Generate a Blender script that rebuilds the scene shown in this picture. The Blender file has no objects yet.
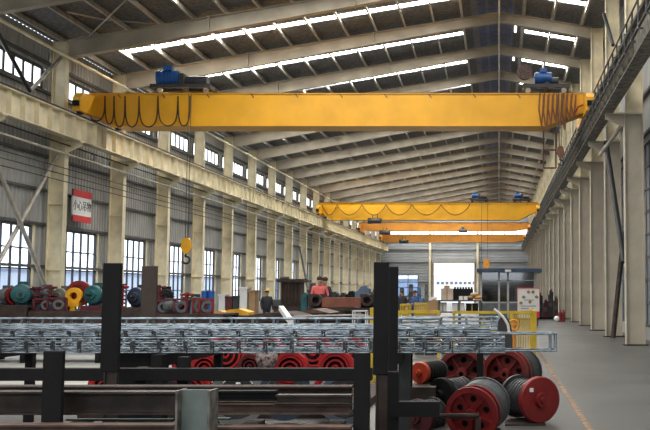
import bpy, math, random
from mathutils import Vector, Matrix
random.seed(7)
C = bpy.context.scene.collection
H = 1.72; F = 1000.0; T = math.atan(76 / F); CT, ST = math.cos(T), math.sin(T)

def P(px, py, Y):
    """point of the place at distance Y seen at photo pixel px,py"""
    u = (px - 499) / F; v = (215 - py) / F
    s = Y / (CT - v * ST)
    return Vector((u * s, Y, H + (ST + v * CT) * s))
def PX(px, Y): return P(px, 291, Y).x
def PZ(py, Y): return P(499, py, Y).z

# ------------------------------------------------------------ materials
MATS = {}
def mat(name, col, rough=.6, metal=0., var=.12, scale=3., bump=0., col2=None, spec=.5):
    if name in MATS: return MATS[name]
    m = bpy.data.materials.new(name); m.use_nodes = True
    nt = m.node_tree; b = nt.nodes['Principled BSDF']
    b.inputs['Roughness'].default_value = rough; b.inputs['Metallic'].default_value = metal
    b.inputs['Specular IOR Level'].default_value = spec
    tc = nt.nodes.new('ShaderNodeTexCoord'); n = nt.nodes.new('ShaderNodeTexNoise')
    n.inputs['Scale'].default_value = scale; n.inputs['Detail'].default_value = 5
    nt.links.new(tc.outputs['Object'], n.inputs['Vector'])
    r = nt.nodes.new('ShaderNodeValToRGB')
    c2 = col2 or tuple(max(0, c * (1 - 2.2 * var)) for c in col)
    c1 = tuple(min(1, c * (1 + var)) for c in col)
    r.color_ramp.elements[0].position = .35; r.color_ramp.elements[1].position = .65
    r.color_ramp.elements[0].color = (*c2, 1); r.color_ramp.elements[1].color = (*c1, 1)
    nt.links.new(n.outputs['Fac'], r.inputs['Fac']); nt.links.new(r.outputs['Color'], b.inputs['Base Color'])
    if bump:
        bp = nt.nodes.new('ShaderNodeBump'); bp.inputs['Strength'].default_value = bump
        bp.inputs['Distance'].default_value = .05
        nt.links.new(n.outputs['Fac'], bp.inputs['Height']); nt.links.new(bp.outputs['Normal'], b.inputs['Normal'])
    MATS[name] = m; return m
def emit(name, col, st):
    m = bpy.data.materials.new(name); m.use_nodes = True; nt = m.node_tree; nt.nodes.clear()
    o = nt.nodes.new('ShaderNodeOutputMaterial'); e = nt.nodes.new('ShaderNodeEmission')
    e.inputs['Color'].default_value = (*col, 1); e.inputs['Strength'].default_value = st
    nt.links.new(e.outputs[0], o.inputs[0]); return m
def glass(name, tint, fac=.12):
    m = bpy.data.materials.new(name); m.use_nodes = True; nt = m.node_tree; nt.nodes.clear()
    o = nt.nodes.new('ShaderNodeOutputMaterial'); t = nt.nodes.new('ShaderNodeBsdfTransparent')
    g = nt.nodes.new('ShaderNodeBsdfGlossy'); mx = nt.nodes.new('ShaderNodeMixShader')
    t.inputs['Color'].default_value = (*tint, 1); g.inputs['Roughness'].default_value = .05
    mx.inputs[0].default_value = fac
    nt.links.new(t.outputs[0], mx.inputs[1]); nt.links.new(g.outputs[0], mx.inputs[2]); nt.links.new(mx.outputs[0], o.inputs[0])
    return m
CREAM = mat('cream_paint', (.80, .715, .50), .55, var=.1, scale=1.5)
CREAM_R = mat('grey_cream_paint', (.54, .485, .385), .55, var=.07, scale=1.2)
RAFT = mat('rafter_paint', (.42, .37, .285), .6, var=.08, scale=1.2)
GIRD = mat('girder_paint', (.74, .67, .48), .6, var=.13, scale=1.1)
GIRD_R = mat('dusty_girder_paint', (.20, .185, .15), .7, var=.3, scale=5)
SHEET = mat('grey_wall_sheet', (.40, .405, .39), .5, .0, var=.06, scale=.8)
GIRT = mat('dark_girt', (.10, .10, .10), .7)
FOIL = mat('roof_insulation', (.150, .150, .152), .7, 0, var=.2, scale=7, bump=.9)
PURL = mat('purlin_steel', (.50, .47, .41), .5, .2)
PURL2 = mat('grey_blue_sheet', (.17, .18, .21), .5)
BLUESH = mat('blue_ridge_sheet', (.08, .11, .24), .5, var=.2, scale=4)
YEL = mat('crane_yellow', (.78, .385, .012), .42, var=.05, scale=.8)
YEL2 = mat('crane_orange_yellow', (.70, .29, .035), .5, var=.06, scale=.8)
YELF = mat('fence_yellow', (.55, .38, .02), .5)
BLUE = mat('hoist_blue', (.012, .085, .30), .4)
BLACK = mat('black_rubber', (.008, .008, .009), .7, spec=.2)
CABLE = mat('brown_cable', (.06, .025, .012), .7)
DARKM = mat('dark_machine', (.04, .042, .045), .5, .2)
POSTB = mat('charcoal_post_paint', (.011, .0105, .0115), .7, var=.08, scale=6, spec=.2)
RUST = mat('rusty_steel', (.045, .027, .021), .75, .1, var=.25, scale=4, bump=.2)
RUSTL = mat('brown_primer_steel', (.115, .068, .05), .7, 0, var=.22, scale=5)
MILL = mat('grey_brown_mill_steel', (.045, .031, .024), .55, .3, var=.25, scale=5)
GALV = mat('galvanised_steel', (.21, .26, .30), .4, .45, var=.3, scale=9)
RED = mat('red_paint', (.22, .009, .009), .5, var=.15, scale=4)
REDD = mat('dull_red_paint', (.16, .016, .013), .5, var=.22, scale=4)
REDM = mat('maroon_paint', (.10, .012, .02), .5, var=.2, scale=6)
TEAL = mat('teal_paint', (.012, .10, .11), .45)
NAVY = mat('navy_paint', (.022, .035, .065), .4)
GREYP = mat('grey_machine_paint', (.085, .095, .10), .5)
PALEG = mat('pale_green_grey_paint', (.16, .195, .18), .5, var=.12, scale=5)
WHITE = mat('white_paint', (.72, .72, .70), .6, var=.03)
CARD = mat('cardboard', (.36, .22, .11), .8)
CONC = mat('concrete_block', (.42, .41, .38), .8)
SKIN = mat('skin', (.45, .25, .17), .6)
ROPE = mat('steel_rope', (.10, .085, .07), .5, .4)
BROWNH = mat('brown_hook_paint', (.16, .07, .045), .6)
GLASS = glass('window_glass', (.93, .96, 1.0), .06)
DGLASS = glass('booth_glass', (.3, .34, .37), .12)
PANE = emit('lit_clerestory_pane', (.90, .95, 1.0), 1.1)
SKYL = emit('lit_skylight_panel', (1, .975, .93), 16.0)

def floor_mat():
    m = bpy.data.materials.new('concrete_floor'); m.use_nodes = True; nt = m.node_tree; b = nt.nodes['Principled BSDF']
    tc = nt.nodes.new('ShaderNodeTexCoord')
    n1 = nt.nodes.new('ShaderNodeTexNoise'); n1.inputs['Scale'].default_value = .5; n1.inputs['Detail'].default_value = 8
    n2 = nt.nodes.new('ShaderNodeTexNoise'); n2.inputs['Scale'].default_value = 9; n2.inputs['Detail'].default_value = 6
    for n in (n1, n2): nt.links.new(tc.outputs['Object'], n.inputs['Vector'])
    mx = nt.nodes.new('ShaderNodeMath'); mx.operation = 'MULTIPLY_ADD'; mx.inputs[1].default_value = .4
    nt.links.new(n2.outputs['Fac'], mx.inputs[0]); nt.links.new(n1.outputs['Fac'], mx.inputs[2])
    r = nt.nodes.new('ShaderNodeValToRGB'); r.color_ramp.elements[0].position = .5; r.color_ramp.elements[1].position = .9
    r.color_ramp.elements[0].color = (.06, .06, .0585, 1); r.color_ramp.elements[1].color = (.105, .105, .10, 1)
    nt.links.new(mx.outputs[0], r.inputs['Fac']); nt.links.new(r.outputs['Color'], b.inputs['Base Color'])
    r2 = nt.nodes.new('ShaderNodeMapRange'); r2.inputs['To Min'].default_value = .3; r2.inputs['To Max'].default_value = .5
    nt.links.new(n1.outputs['Fac'], r2.inputs['Value']); nt.links.new(r2.outputs[0], b.inputs['Roughness'])
    return m
FLOOR = floor_mat()

# ------------------------------------------------------------ mesh helpers
class MB:
    def __init__(s): s.v = []; s.f = []; s.sm = []
    def add(s, vs, fs, smooth=False):
        o = len(s.v); s.v += [tuple(v) for v in vs]; s.f += [tuple(i + o for i in f) for f in fs]; s.sm += [smooth] * len(fs); return s
    def box(s, x0, x1, y0, y1, z0, z1):
        return s.add([(x0,y0,z0),(x1,y0,z0),(x1,y1,z0),(x0,y1,z0),(x0,y0,z1),(x1,y0,z1),(x1,y1,z1),(x0,y1,z1)],
              [(0,3,2,1),(4,5,6,7),(0,1,5,4),(1,2,6,5),(2,3,7,6),(3,0,4,7)])
    def cbox(s, x, y, z, dx, dy, dz): return s.box(x-dx/2, x+dx/2, y-dy/2, y+dy/2, z-dz/2, z+dz/2)
    def frame(s, p, q, up=Vector((0,0,1))):
        p, q = Vector(p), Vector(q); d = (q - p).normalized()
        if abs(d.dot(up)) > .98: up = Vector((0,1,0))
        a = d.cross(up).normalized(); b = a.cross(d).normalized(); return p, q, a, b
    def bar(s, p, q, w, h, up=Vector((0,0,1))):
        p, q, a, b = s.frame(p, q, up); vs = []
        for e in (p, q):
            for i, j in ((-1,-1),(1,-1),(1,1),(-1,1)): vs.append(e + a*(i*w/2) + b*(j*h/2))
        return s.add(vs, [(0,1,2,3),(7,6,5,4),(0,4,5,1),(1,5,6,2),(2,6,7,3),(3,7,4,0)])
    def ibeam(s, p, q, d, w, tf=.03, tw=.02, up=Vector((0,0,1))):
        p, q, a, b = s.frame(p, q, up)
        s.bar(p, q, tw, d - 2*tf, up)
        for j in (-1, 1):
            o = b * (j * (d - tf) / 2); s.bar(p + o, q + o, w, tf, up)
        return s
    def tube(s, p, q, r, n=10, r2=None, caps=True):
        p, q, a, b = s.frame(p, q); r2 = r if r2 is None else r2; vs = []
        for e, rr in ((p, r), (q, r2)):
            for i in range(n):
                t = 2*math.pi*i/n; vs.append(e + a*math.cos(t)*rr + b*math.sin(t)*rr)
        s.add(vs, [(i, (i+1)%n, n+(i+1)%n, n+i) for i in range(n)], n > 6)
        if caps: s.add(vs[:n], [tuple(range(n-1,-1,-1))]); s.add(vs[n:], [tuple(range(n))])
        return s
    def path(s, pts, r, n=6):
        for i in range(len(pts)-1): s.tube(pts[i], pts[i+1], r, n, caps=(i in (0, len(pts)-2)))
        return s
    def prism(s, poly, y0, y1, axis='y'):
        n = len(poly)
        f = {'y': lambda a, b, t: (a, t, b), 'x': lambda a, b, t: (t, a, b), 'z': lambda a, b, t: (a, b, t)}[axis]
        vs = [f(a, b, y0) for a, b in poly] + [f(a, b, y1) for a, b in poly]
        return s.add(vs, [tuple(range(n)), tuple(range(2*n-1, n-1, -1))] + [(i, i+n, (i+1)%n+n, (i+1)%n) for i in range(n)])
    def lathe(s, c, axis, prof, n=28):
        """prof: list of (t along axis, radius)"""
        c = Vector(c); ax = Vector(axis).normalized()
        up = Vector((0,0,1)) if abs(ax.z) < .9 else Vector((1,0,0))
        a = ax.cross(up).normalized(); b = a.cross(ax); vs = []; fs = []
        for t, r in prof:
            for i in range(n):
                th = 2*math.pi*i/n; vs.append(c + ax*t + a*math.cos(th)*r + b*math.sin(th)*r)
        for k in range(len(prof)-1):
            for i in range(n): fs.append((k*n+i, k*n+(i+1)%n, (k+1)*n+(i+1)%n, (k+1)*n+i))
        return s.add(vs, fs)
    def sphere(s, c, r, sx=1, sy=1, sz=1, n=12, m=8):
        vs = []; fs = []
        for j in range(m+1):
            ph = math.pi*j/m
            for i in range(n):
                th = 2*math.pi*i/n
                vs.append((c[0]+r*sx*math.sin(ph)*math.cos(th), c[1]+r*sy*math.sin(ph)*math.sin(th), c[2]+r*sz*math.cos(ph)))
        for j in range(m):
            for i in range(n): fs.append((j*n+i, (j+1)*n+i, (j+1)*n+(i+1)%n, j*n+(i+1)%n))
        return s.add(vs, fs, True)
    def build(s, name, m, parent=None, label=None, bevel=0):
        me = bpy.data.meshes.new(name)
        off = wloc(parent) if parent else Vector((0,0,0))
        me.from_pydata([tuple(Vector(v) - off) for v in s.v], [], s.f)
        me.polygons.foreach_set('use_smooth', s.sm); me.update(); me.validate()
        import bmesh
        b = bmesh.new(); b.from_mesh(me); bmesh.ops.recalc_face_normals(b, faces=b.faces); b.to_mesh(me); b.free()
        o = bpy.data.objects.new(name, me); C.objects.link(o)
        if parent: o.parent = parent
        me.materials.append(m)
        if label: o['label'] = label
        if bevel:
            bv = o.modifiers.new('bevel', 'BEVEL'); bv.width = bevel; bv.segments = 2; bv.limit_method = 'ANGLE'
        return o
def wloc(o):
    l = Vector((0,0,0))
    while o: l = l + o.location; o = o.parent
    return l
def thing(name, label, cat, loc=(0,0,0), group=None):
    o = bpy.data.objects.new(name, None); C.objects.link(o); o.empty_display_size = .2
    o.location = loc; o['label'] = label; o['category'] = cat
    if group: o['group'] = group
    return o
def tag(o, label, cat, group=None):
    o['label'] = label; o['category'] = cat
    if group: o['group'] = group
    return o
def struct(name, mb, m, parent=None):
    o = mb.build(name, m, parent)
    if not parent: o['kind'] = 'structure'
    return o
def dup(root, loc, label=None, group=None):
    def cp(o, par):
        c = o.copy(); C.objects.link(c); c.parent = par
        for ch in o.children: cp(ch, c)
        return c
    r = cp(root, None); r.location = loc
    if label: r['label'] = label
    if group: r['group'] = group
    return r
ORD = ['first','second','third','fourth','fifth','sixth','seventh','eighth','ninth','tenth','eleventh','twelfth','thirteenth',
       'fourteenth','fifteenth','sixteenth','seventeenth','eighteenth','nineteenth','twentieth']

# ------------------------------------------------------------ the hall
BAY = 6.0; Y0 = 38.0; YEND = 146.0; YBACK = -6.0
XL, XR = -17.45, 5.25
def YK(k): return Y0 + BAY * k
def roofz(x): return 14.44 - .17 * abs(x)
NL = list(range(-1, 18))

fl = struct('floor', MB().box(XL, XR, YBACK, YEND, -.2, 0), FLOOR)
MB().box(1.09, 1.17, 8, 60, 0.0, .004).build('floor_line', mat('worn_orange_line', (.27, .16, .085), .6, var=.4, scale=6), fl, 'worn orange painted line')
MB().box(-14, -4.4, 17, 27, 0.0, .004).build('pale_patch', mat('pale_floor_area', (.42, .42, .38), .5, var=.08, scale=1), fl, 'pale area of the floor')  # flat rectangle of paler colour over the left part of the floor
struct('ground_outside', MB().box(-120, 60, 150, 300, -.3, -.02).box(-120, XL-.6, -30, 150, -.3, -.02), mat('outside_ground', (.5, .5, .47), .9))

def corr(mb, x, y0, y1, z0, z1, per=.3, dep=.045, flip=1):
    """ribbed sheet in the plane X=x"""
    n = max(1, round((y1-y0)/per)); p = (y1-y0)/n; ys = []
    for i in range(n):
        b = y0 + i*p
        ys += [(b, 0), (b+p*.40, 0), (b+p*.52, dep*flip), (b+p*.88, dep*flip)]
    ys.append((y1, 0)); vs = []
    for y, d in ys: vs += [(x+d, y, z0), (x+d, y, z1)]
    mb.add(vs, [(2*i, 2*i+2, 2*i+3, 2*i+1) for i in range(len(ys)-1)])
def window_y(mb_f, mb_g, x, y0, y1, z0, z1, ny, zs, t=.05):
    """window in a side wall"""
    for y in (y0, y1): mb_f.box(x-.05, x+.06, y-t/2, y+t/2, z0, z1)
    for z in (z0, z1): mb_f.box(x-.05, x+.06, y0, y1, z-t/2, z+t/2)
    for i in range(1, ny):
        y = y0 + (y1-y0)*i/ny; mb_f.box(x-.03, x+.05, y-t/2, y+t/2, z0, z1)
    for z in zs: mb_f.box(x-.03, x+.05, y0, y1, z-t/2, z+t/2)
    mb_g.box(x-.008, x+.008, y0, y1, z0, z1)

FRAME = mat('dark_window_frame', (.035, .037, .04), .5)
wl = MB(); wr = MB(); wn = 0
WZ = (.95, 4.12); CZ = (9.40, 10.2)
wall_l = None; wins = []
for k in range(-3, 18):
    a, b = YK(k), YK(k+1)
    if b > YEND: b = YEND
    if k == -3: wins_here = False; a = YBACK
    else: wins_here = True
    if wins_here:
        s, e = a + 2.2, min(a + 5.15, b - .3)
        corr(wl, XL, a, s, 0, CZ[0]); corr(wl, XL, e, b, 0, CZ[0]); corr(wl, XL, s, e, 0, WZ[0]); corr(wl, XL, s, e, WZ[1], CZ[0])
        corr(wl, XL, a, b, CZ[1], roofz(XL)-.02)
        corr(wl, XL, a, a+.45, CZ[0], CZ[1]); corr(wl, XL, b-.45, b, CZ[0], CZ[1])
        wn += 1
        f, g = MB(), MB(); window_y(f, g, XL, s, e, WZ[0], WZ[1], 4, (1.75, 2.55, 3.3))
        fo = struct('window_%d' % wn, f, FRAME); g.build('glass', GLASS, fo)
        MB().box(XL+.005, XL+.11, e+.03, e+.16, WZ[0], WZ[1]+.1).build('reveal_trim', CREAM, fo)
        wn += 1
        f, g = MB(), MB(); window_y(f, g, XL, a+.45, b-.45, CZ[0], CZ[1], 7, (), .13)
        fo = struct('window_%d' % wn, f, FRAME); g.build('pane', PANE, fo)
    else:
        corr(wl, XL, a, b, 0, roofz(XL)-.02)
wall_left = struct('wall_left', wl, SHEET)
g = MB()
for z in (2.65, 4.25, 5.55, 6.85, 9.3, 10.45): g.box(XL+.05, XL+.17, YBACK, YEND, z-.05, z+.05)
g.build('girt', GIRT, wall_left)
g = MB().tube((XL+.15, 20, 10.98), (XL+.15, YEND, 10.98), .05)
# right wall: ribbed sheet with a tall band of windows
for k in range(-3, 18):
    a, b = YK(k), min(YK(k+1), YEND)
    if k == -3: a = YBACK; corr(wr, XR, a, b, 0, roofz(XR)-.02, flip=-1); continue
    s, e = a + .9, b - .9
    corr(wr, XR, a, s, 0, 6.9, flip=-1); corr(wr, XR, e, b, 0, 6.9, flip=-1); corr(wr, XR, s, e, 0, .5, flip=-1)
    corr(wr, XR, a, b, 6.9, roofz(XR)-.02, flip=-1)
    wn += 1
    f, g = MB(), MB(); window_y(f, g, XR, s, e, .5, 6.9, 5, (1.3, 2.1, 2.9, 3.7, 4.5, 5.3, 6.1), .07)
    fo = struct('window_%d' % wn, f, FRAME)
    g.build('glass', mat('frosted_blue_grey_glass', (.22, .26, .31), .25, var=.04), fo)
wall_right = struct('wall_right', wr, SHEET)
g = MB()
for z in (7.2, 8.6, 10.0, 11.4): g.box(XR-.17, XR-.05, YBACK, YEND, z-.05, z+.05)
g.build('girt', GIRT, wall_right)

wn_ = MB().box(XL, XR, YBACK-.1, YBACK, 0, 3).box(XL, XR, YBACK-.1, YBACK, 7.5, 11).add([(XL, YBACK-.05, 11), (XR, YBACK-.05, 11), (XR, YBACK-.05, roofz(XR)), (0, YBACK-.05, roofz(0)), (XL, YBACK-.05, roofz(XL))], [(0,1,2,3,4)])
for x in (XL, -7.5, 3): wn_.box(x, x+2.2, YBACK-.1, YBACK, 3, 7.5)
struct('wall_near', wn_, SHEET)
# end wall with roller door opening, a window and a clerestory strip
def endsheet(mb, x0, x1, z0, z1, per=.4):
    n = max(1, round((z1-z0)/per)); p = (z1-z0)/n; zs = []
    for i in range(n): b = z0+i*p; zs += [(b, 0), (b+p*.8, 0), (b+p*.85, .05), (b+p*.97, .05)]
    zs.append((z1, 0)); vs = []
    for z, d in zs: vs += [(x0, YEND-d, z), (x1, YEND-d, z)]
    mb.add(vs, [(2*i, 2*i+1, 2*i+3, 2*i+2) for i in range(len(zs)-1)])
dx0, dx1, dz = PX(434, YEND), PX(474, YEND), PZ(263.5, YEND)
wx0, wx1, wz0, wz1 = PX(398, YEND), PX(418, YEND), 1.0, PZ(275, YEND)
cz0, cz1 = PZ(234.8, YEND), PZ(229, YEND)
e = MB()
endsheet(e, XL, wx0, 0, cz0); endsheet(e, wx0, wx1, 0, wz0); endsheet(e, wx0, wx1, wz1, cz0)
endsheet(e, wx1, dx0, 0, cz0); endsheet(e, dx0, dx1, dz, cz0); endsheet(e, dx1, XR, 0, cz0)
e.add([(XL, YEND, cz1), (XR, YEND, cz1), (XR, YEND, roofz(XR)), (0, YEND, roofz(0)), (XL, YEND, roofz(XL))], [(0,1,2,3,4)])
wall_far = struct('wall_far', e, mat('end_wall_sheet', (.35, .38, .395), .5, var=.05, scale=.5))
g = MB()
for x in (PX(430, YEND), PX(477.5, YEND)): g.box(x-.16, x+.16, YEND-.4, YEND-.06, 0, 11.5)
g.build('wind_post', CREAM, wall_far)
g = MB()
for z in (3.0, 5.9, 7.7, 9.0): g.box(XL, dx0 if z < 5 else XR, YEND-.2, YEND-.06, z-.05, z+.05)
g.build('girt', GIRT, wall_far)
wn += 1
f = MB(); g = MB()
for x in (wx0, (wx0+wx1)/2, wx1): f.box(x-.05, x+.05, YEND-.08, YEND+.05, wz0, wz1)
for z in (wz0, wz0+1.2, wz1): f.box(wx0, wx1, YEND-.08, YEND+.05, z-.05, z+.05)
fo = struct('window_%d' % wn, f, FRAME); MB().box(wx0, wx1, YEND-.01, YEND+.01, wz0, wz1).build('glass', GLASS, fo)
wn += 1
f = MB()
for i in range(13): x = XL+1+(XR-XL-2)*i/12; f.box(x-.05, x+.05, YEND-.1, YEND+.06, cz0, cz1)
for z in (cz0, cz1): f.box(XL, XR, YEND-.1, YEND+.06, z-.04, z+.04)
fo = struct('window_%d' % wn, f, FRAME); MB().box(XL, XR, YEND-.01, YEND+.01, cz0, cz1).build('pane', PANE, fo)
f = MB().box(dx0-.25, dx0, YEND-.3, YEND+.1, 0, dz+.2).box(dx1, dx1+.25, YEND-.3, YEND+.1, 0, dz+.2)
do = struct('door_1', f, mat('door_frame_paint', (.36, .28, .22), .6))
MB().box(dx0-.25, dx1+.25, YEND-.75, YEND-.1, dz, dz+.75).build('shutter_box', SHEET, do)

# roof
c = MB(); sk = MB(); nsk = 0
def sheet(x0, x1, y0, y1):
    c.add([(x0,y0,roofz(x0)),(x1,y0,roofz(x1)),(x1,y1,roofz(x1)),(x0,y1,roofz(x0)),
           (x0,y0,roofz(x0)+.08),(x1,y0,roofz(x1)+.08),(x1,y1,roofz(x1)+.08),(x0,y1,roofz(x0)+.08)],
          [(0,3,2,1),(4,5,6,7),(0,1,5,4),(1,2,6,5),(2,3,7,6),(3,0,4,7)])
SKX = [(-15.9, -1.75), (1.25, 3.75)]
for k in range(-8, 18):
    a, b = YK(k), min(YK(k+1), YEND)
    m0, m1 = a+3.25, a+3.78
    for x0, x1 in ((XL, SKX[0][0]), (.68, SKX[1][0]), (SKX[1][1], XR)): sheet(x0, x1, a, b)
    for x0, x1 in SKX:
        if k < 0 and x0 < 0: sheet(x0, -12, m0, m1)
    for x0, x1 in SKX: sheet(x0, x1, a, m0); sheet(x0, x1, m1, b)
ceiling = struct('ceiling', c, FOIL)
for k in range(-8, 18):
    a = YK(k); m0, m1 = a+3.25, a+3.78
    for x0, x1 in SKX:
        if k < 0 and x0 < 0: x0 = -12
        s = MB().add([(x0,m0,roofz(x0)+.03),(x1,m0,roofz(x1)+.03),(x1,m1,roofz(x1)+.03),(x0,m1,roofz(x0)+.03)], [(0,1,2,3)])
        s.build('skylight', SKYL, ceiling, 'bright translucent skylight strip' if k == -1 and x0 < 0 else None)
s = MB()
for x0, x1, kk in ((-1.75, -1.25, 1), (-1.25, -.95, 2), (-.95, -.60, 0), (-.60, -.48, 2), (-.48, -.04, 0), (-.04, .12, 1), (.12, .33, 0), (.33, .40, 1), (.40, .60, 0), (.60, .68, 2)):
    if kk: 
        MB().add([(x0,YBACK-6,roofz(x0)),(x1,YBACK-6,roofz(x1)),(x1,YEND,roofz(x1)),(x0,YEND,roofz(x0))], [(0,1,2,3)]).build('ridge_sheet', FOIL if kk == 1 else PURL2, ceiling)
        continue
    s.add([(x0,YBACK-6,roofz(x0)),(x1,YBACK-6,roofz(x1)),(x1,YEND,roofz(x1)),(x0,YEND,roofz(x0))], [(0,1,2,3)])
s.build('ridge_sheet', BLUESH, ceiling, 'blue ridge sheeting')
s = MB()
for k in range(-1, 3):
    y = YK(k)+2.6; s.add([(.74,y,roofz(.74)-.02),(.84,y,roofz(.84)-.02),(.84,y+1.3,roofz(.84)-.02),(.74,y+1.3,roofz(.74)-.02)], [(0,1,2,3)])
s.build('ridge_light', emit('ridge_gap_light', (1, 1, 1), 2.0), ceiling, 'narrow bright gap beside the ridge')
xs = [-16.9 + 1.27*i for i in range(13)] + [1.1, 2.4, 3.7, 4.8]
for x in xs:
    z = roofz(x)
    p = MB().box(x-.02, x+.0, 14, YEND, z-.24, z-.03).box(x-.02, x+.07, 14, YEND, z-.26, z-.24).box(x-.07, x, 14, YEND, z-.05, z-.03)
    p.build('purlin', PURL, ceiling)

# rafters
RZB = .26                                       # gap from roof to rafter top
def rafter():
    root = thing('roof_rafter', 'x', 'rafter', (0, Y0, 0), 'cream rafters across the roof')
    def seg(x0, x1, haunch):
        b = MB(); n = 10
        top = [(x0+(x1-x0)*i/n, roofz(x0+(x1-x0)*i/n)-RZB) for i in range(n+1)]
        bot = []
        for i, (x, z) in enumerate(top):
            t = abs(x - x0)/abs(x1-x0); d = .45 + haunch*(1-t)
            bot.append((x, z-d))
        y = Y0
        b.prism(top + bot[::-1], y-.012, y+.012)
        for i in range(n):
            for L, s in ((top, -1), (bot, 1)):
                (xa, za), (xb, zb) = L[i], L[i+1]
                b.add([(xa,y-.15,za),(xb,y-.15,zb),(xb,y+.15,zb),(xa,y+.15,za),(xa,y-.15,za+s*.03),(xb,y-.15,zb+s*.03),(xb,y+.15,zb+s*.03),(xa,y+.15,za+s*.03)],
                      [(0,3,2,1),(4,5,6,7),(0,1,5,4),(1,2,6,5),(2,3,7,6),(3,0,4,7)])
        b.build('beam', RAFT, root)
    seg(-16.6, 0, .24); seg(4.1, 0, .06)
    for x in (-11.2, -5.6, 0.0, ):
        z = roofz(x)-RZB; b = MB().box(x-.035, x+.035, Y0-.17, Y0+.17, z-.56, z+.02); b.build('splice_plate', RAFT, root)
    return root
r0 = rafter()
for i, k in enumerate(NL):
    lab = 'cream roof rafter spanning the hall, %s from the camera' % (ORD[i] if i < 17 else 'next to last')
    if i == 0: lab = 'nearest cream roof rafter, cut off by the top of the photo'
    if i == 18: lab = 'farthest cream roof rafter, just before the end wall'
    if k == 0: r = r0; r['label'] = lab
    else: r = dup(r0, (0, YK(k), 0), lab)

# columns
def column(side):
    x0, x1 = (-17.15, -16.55) if side == 'l' else (4.64, 4.03)
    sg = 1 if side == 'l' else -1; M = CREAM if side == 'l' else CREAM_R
    name = 'steel_column'
    root = thing(name, 'x', 'column', ((x0+x1)/2, Y0, 0), 'cream columns of the %s row' % ('left' if side == 'l' else 'right'))
    def hsec(xa, xb, z0, z1, w):
        lo, hi = min(xa, xb), max(xa, xb); b = MB()
        b.box(lo, lo+.03, Y0-w/2, Y0+w/2, z0, z1).box(hi-.03, hi, Y0-w/2, Y0+w/2, z0, z1)
        b.box(lo+.03, hi-.03, Y0-.02, Y0+.02, z0, z1); return b
    hsec(x0, x1, .03, 7.4, .34).build('lower_shaft', M, root)
    xm = x1 - sg*.08
    b = hsec(x0, xm, 7.4, roofz(x1)-RZB-.05, .30)
    b.build('upper_shaft', CREAM, root)
    MB().box(min(x0,x1)-.08, max(x0,x1)+.08, Y0-.25, Y0+.25, 0, .035).build('base_plate', MILL, root)
    xi = x1 + sg*(.58 if side == 'l' else .60)
    b = MB(); b.prism([(x1, 7.0), (xi, 7.25), (xi, 7.39), (x1, 7.39)], Y0-.015, Y0+.015)
    b.box(min(x0, xi), max(x0, xi), Y0-.17, Y0+.17, 7.39, 7.44)
    b.build('corbel', M, root)
    if side == 'l': MB().box(min(x0,x1)+.02, max(x0,x1)-.02, Y0-.17, Y0+.17, 5.0, 5.04).box(min(x0,x1)+.02, max(x0,x1)-.02, Y0-.17, Y0+.17, 2.5, 2.54).build('stiffener', M, root)
    return root
cl, cr = column('l'), column('r')
for side, base in (('l', cl), ('r', cr)):
    for i, k in enumerate(NL):
        w = 'left' if side == 'l' else 'right'
        lab = 'cream steel column in the row along the %s wall, %s from the camera' % (w, ORD[i])
        if i == 18: lab = 'farthest cream steel column along the %s wall, beside the end wall' % w
        if i == 0: lab = 'nearest steel column along the %s wall, widest of its row' % w
        if k == 0: base['label'] = lab
        else: dup(base, (base.location.x, YK(k), 0), lab)

# runway girders
def runway(x, label, M, side):
    root = thing('crane_runway_girder', label, 'girder', (x, 24, 7.45))
    MB().ibeam((x, 20, 7.905), (x, YEND-1, 7.905), .91, .38, .035, .02).build('beam', M, root)
    y = 25.5; st = MB().box(x-.17, x+.17, y-.008, y+.008, 7.485, 8.325).build('stiffener', M, root); n = 1; rest = MB()
    while y < YEND-2:
        y += 1.0
        if n < 100: c = st.copy(); C.objects.link(c); c.parent = root; c.location = (0, y-25.5, 0); n += 1
        else: rest.box(x-.17, x+.17, y-.008, y+.008, 7.485, 8.325)
    rest.build('stiffeners', M, root)['kind'] = 'stuff'
    MB().box(x-.035, x+.035, 20, YEND-1, 8.36, 8.50).build('rail', RUST, root)
    return root
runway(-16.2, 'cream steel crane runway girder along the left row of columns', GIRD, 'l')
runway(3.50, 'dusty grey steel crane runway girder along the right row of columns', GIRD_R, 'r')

# walkway with railing above the right girder
wk = thing('walkway_railing', 'dark steel handrail and busbar run above the right runway girder', 'railing', (3.86, 24, 9.2))
for z in (9.1, 9.45, 9.8): MB().tube((3.86, 20, z), (3.86, YEND-2, z), .03, 6).build('rail', DARKM, wk)
y = 26
st = MB().tube((3.86, y, 8.9), (3.86, y, 9.8), .028, 6).bar((3.86, y, 8.95), (4.02, y, 8.95), .04, .04).build('post', DARKM, wk); n = 0
while y < YEND-4: y += 1.25; n += 1; c = st.copy(); C.objects.link(c); c.parent = wk; c.location = (0, 1.25*n, 0)
MB().box(3.78, 4.02, 20, YEND-2, 8.85, 8.89).build('deck', DARKM, wk)
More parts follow.
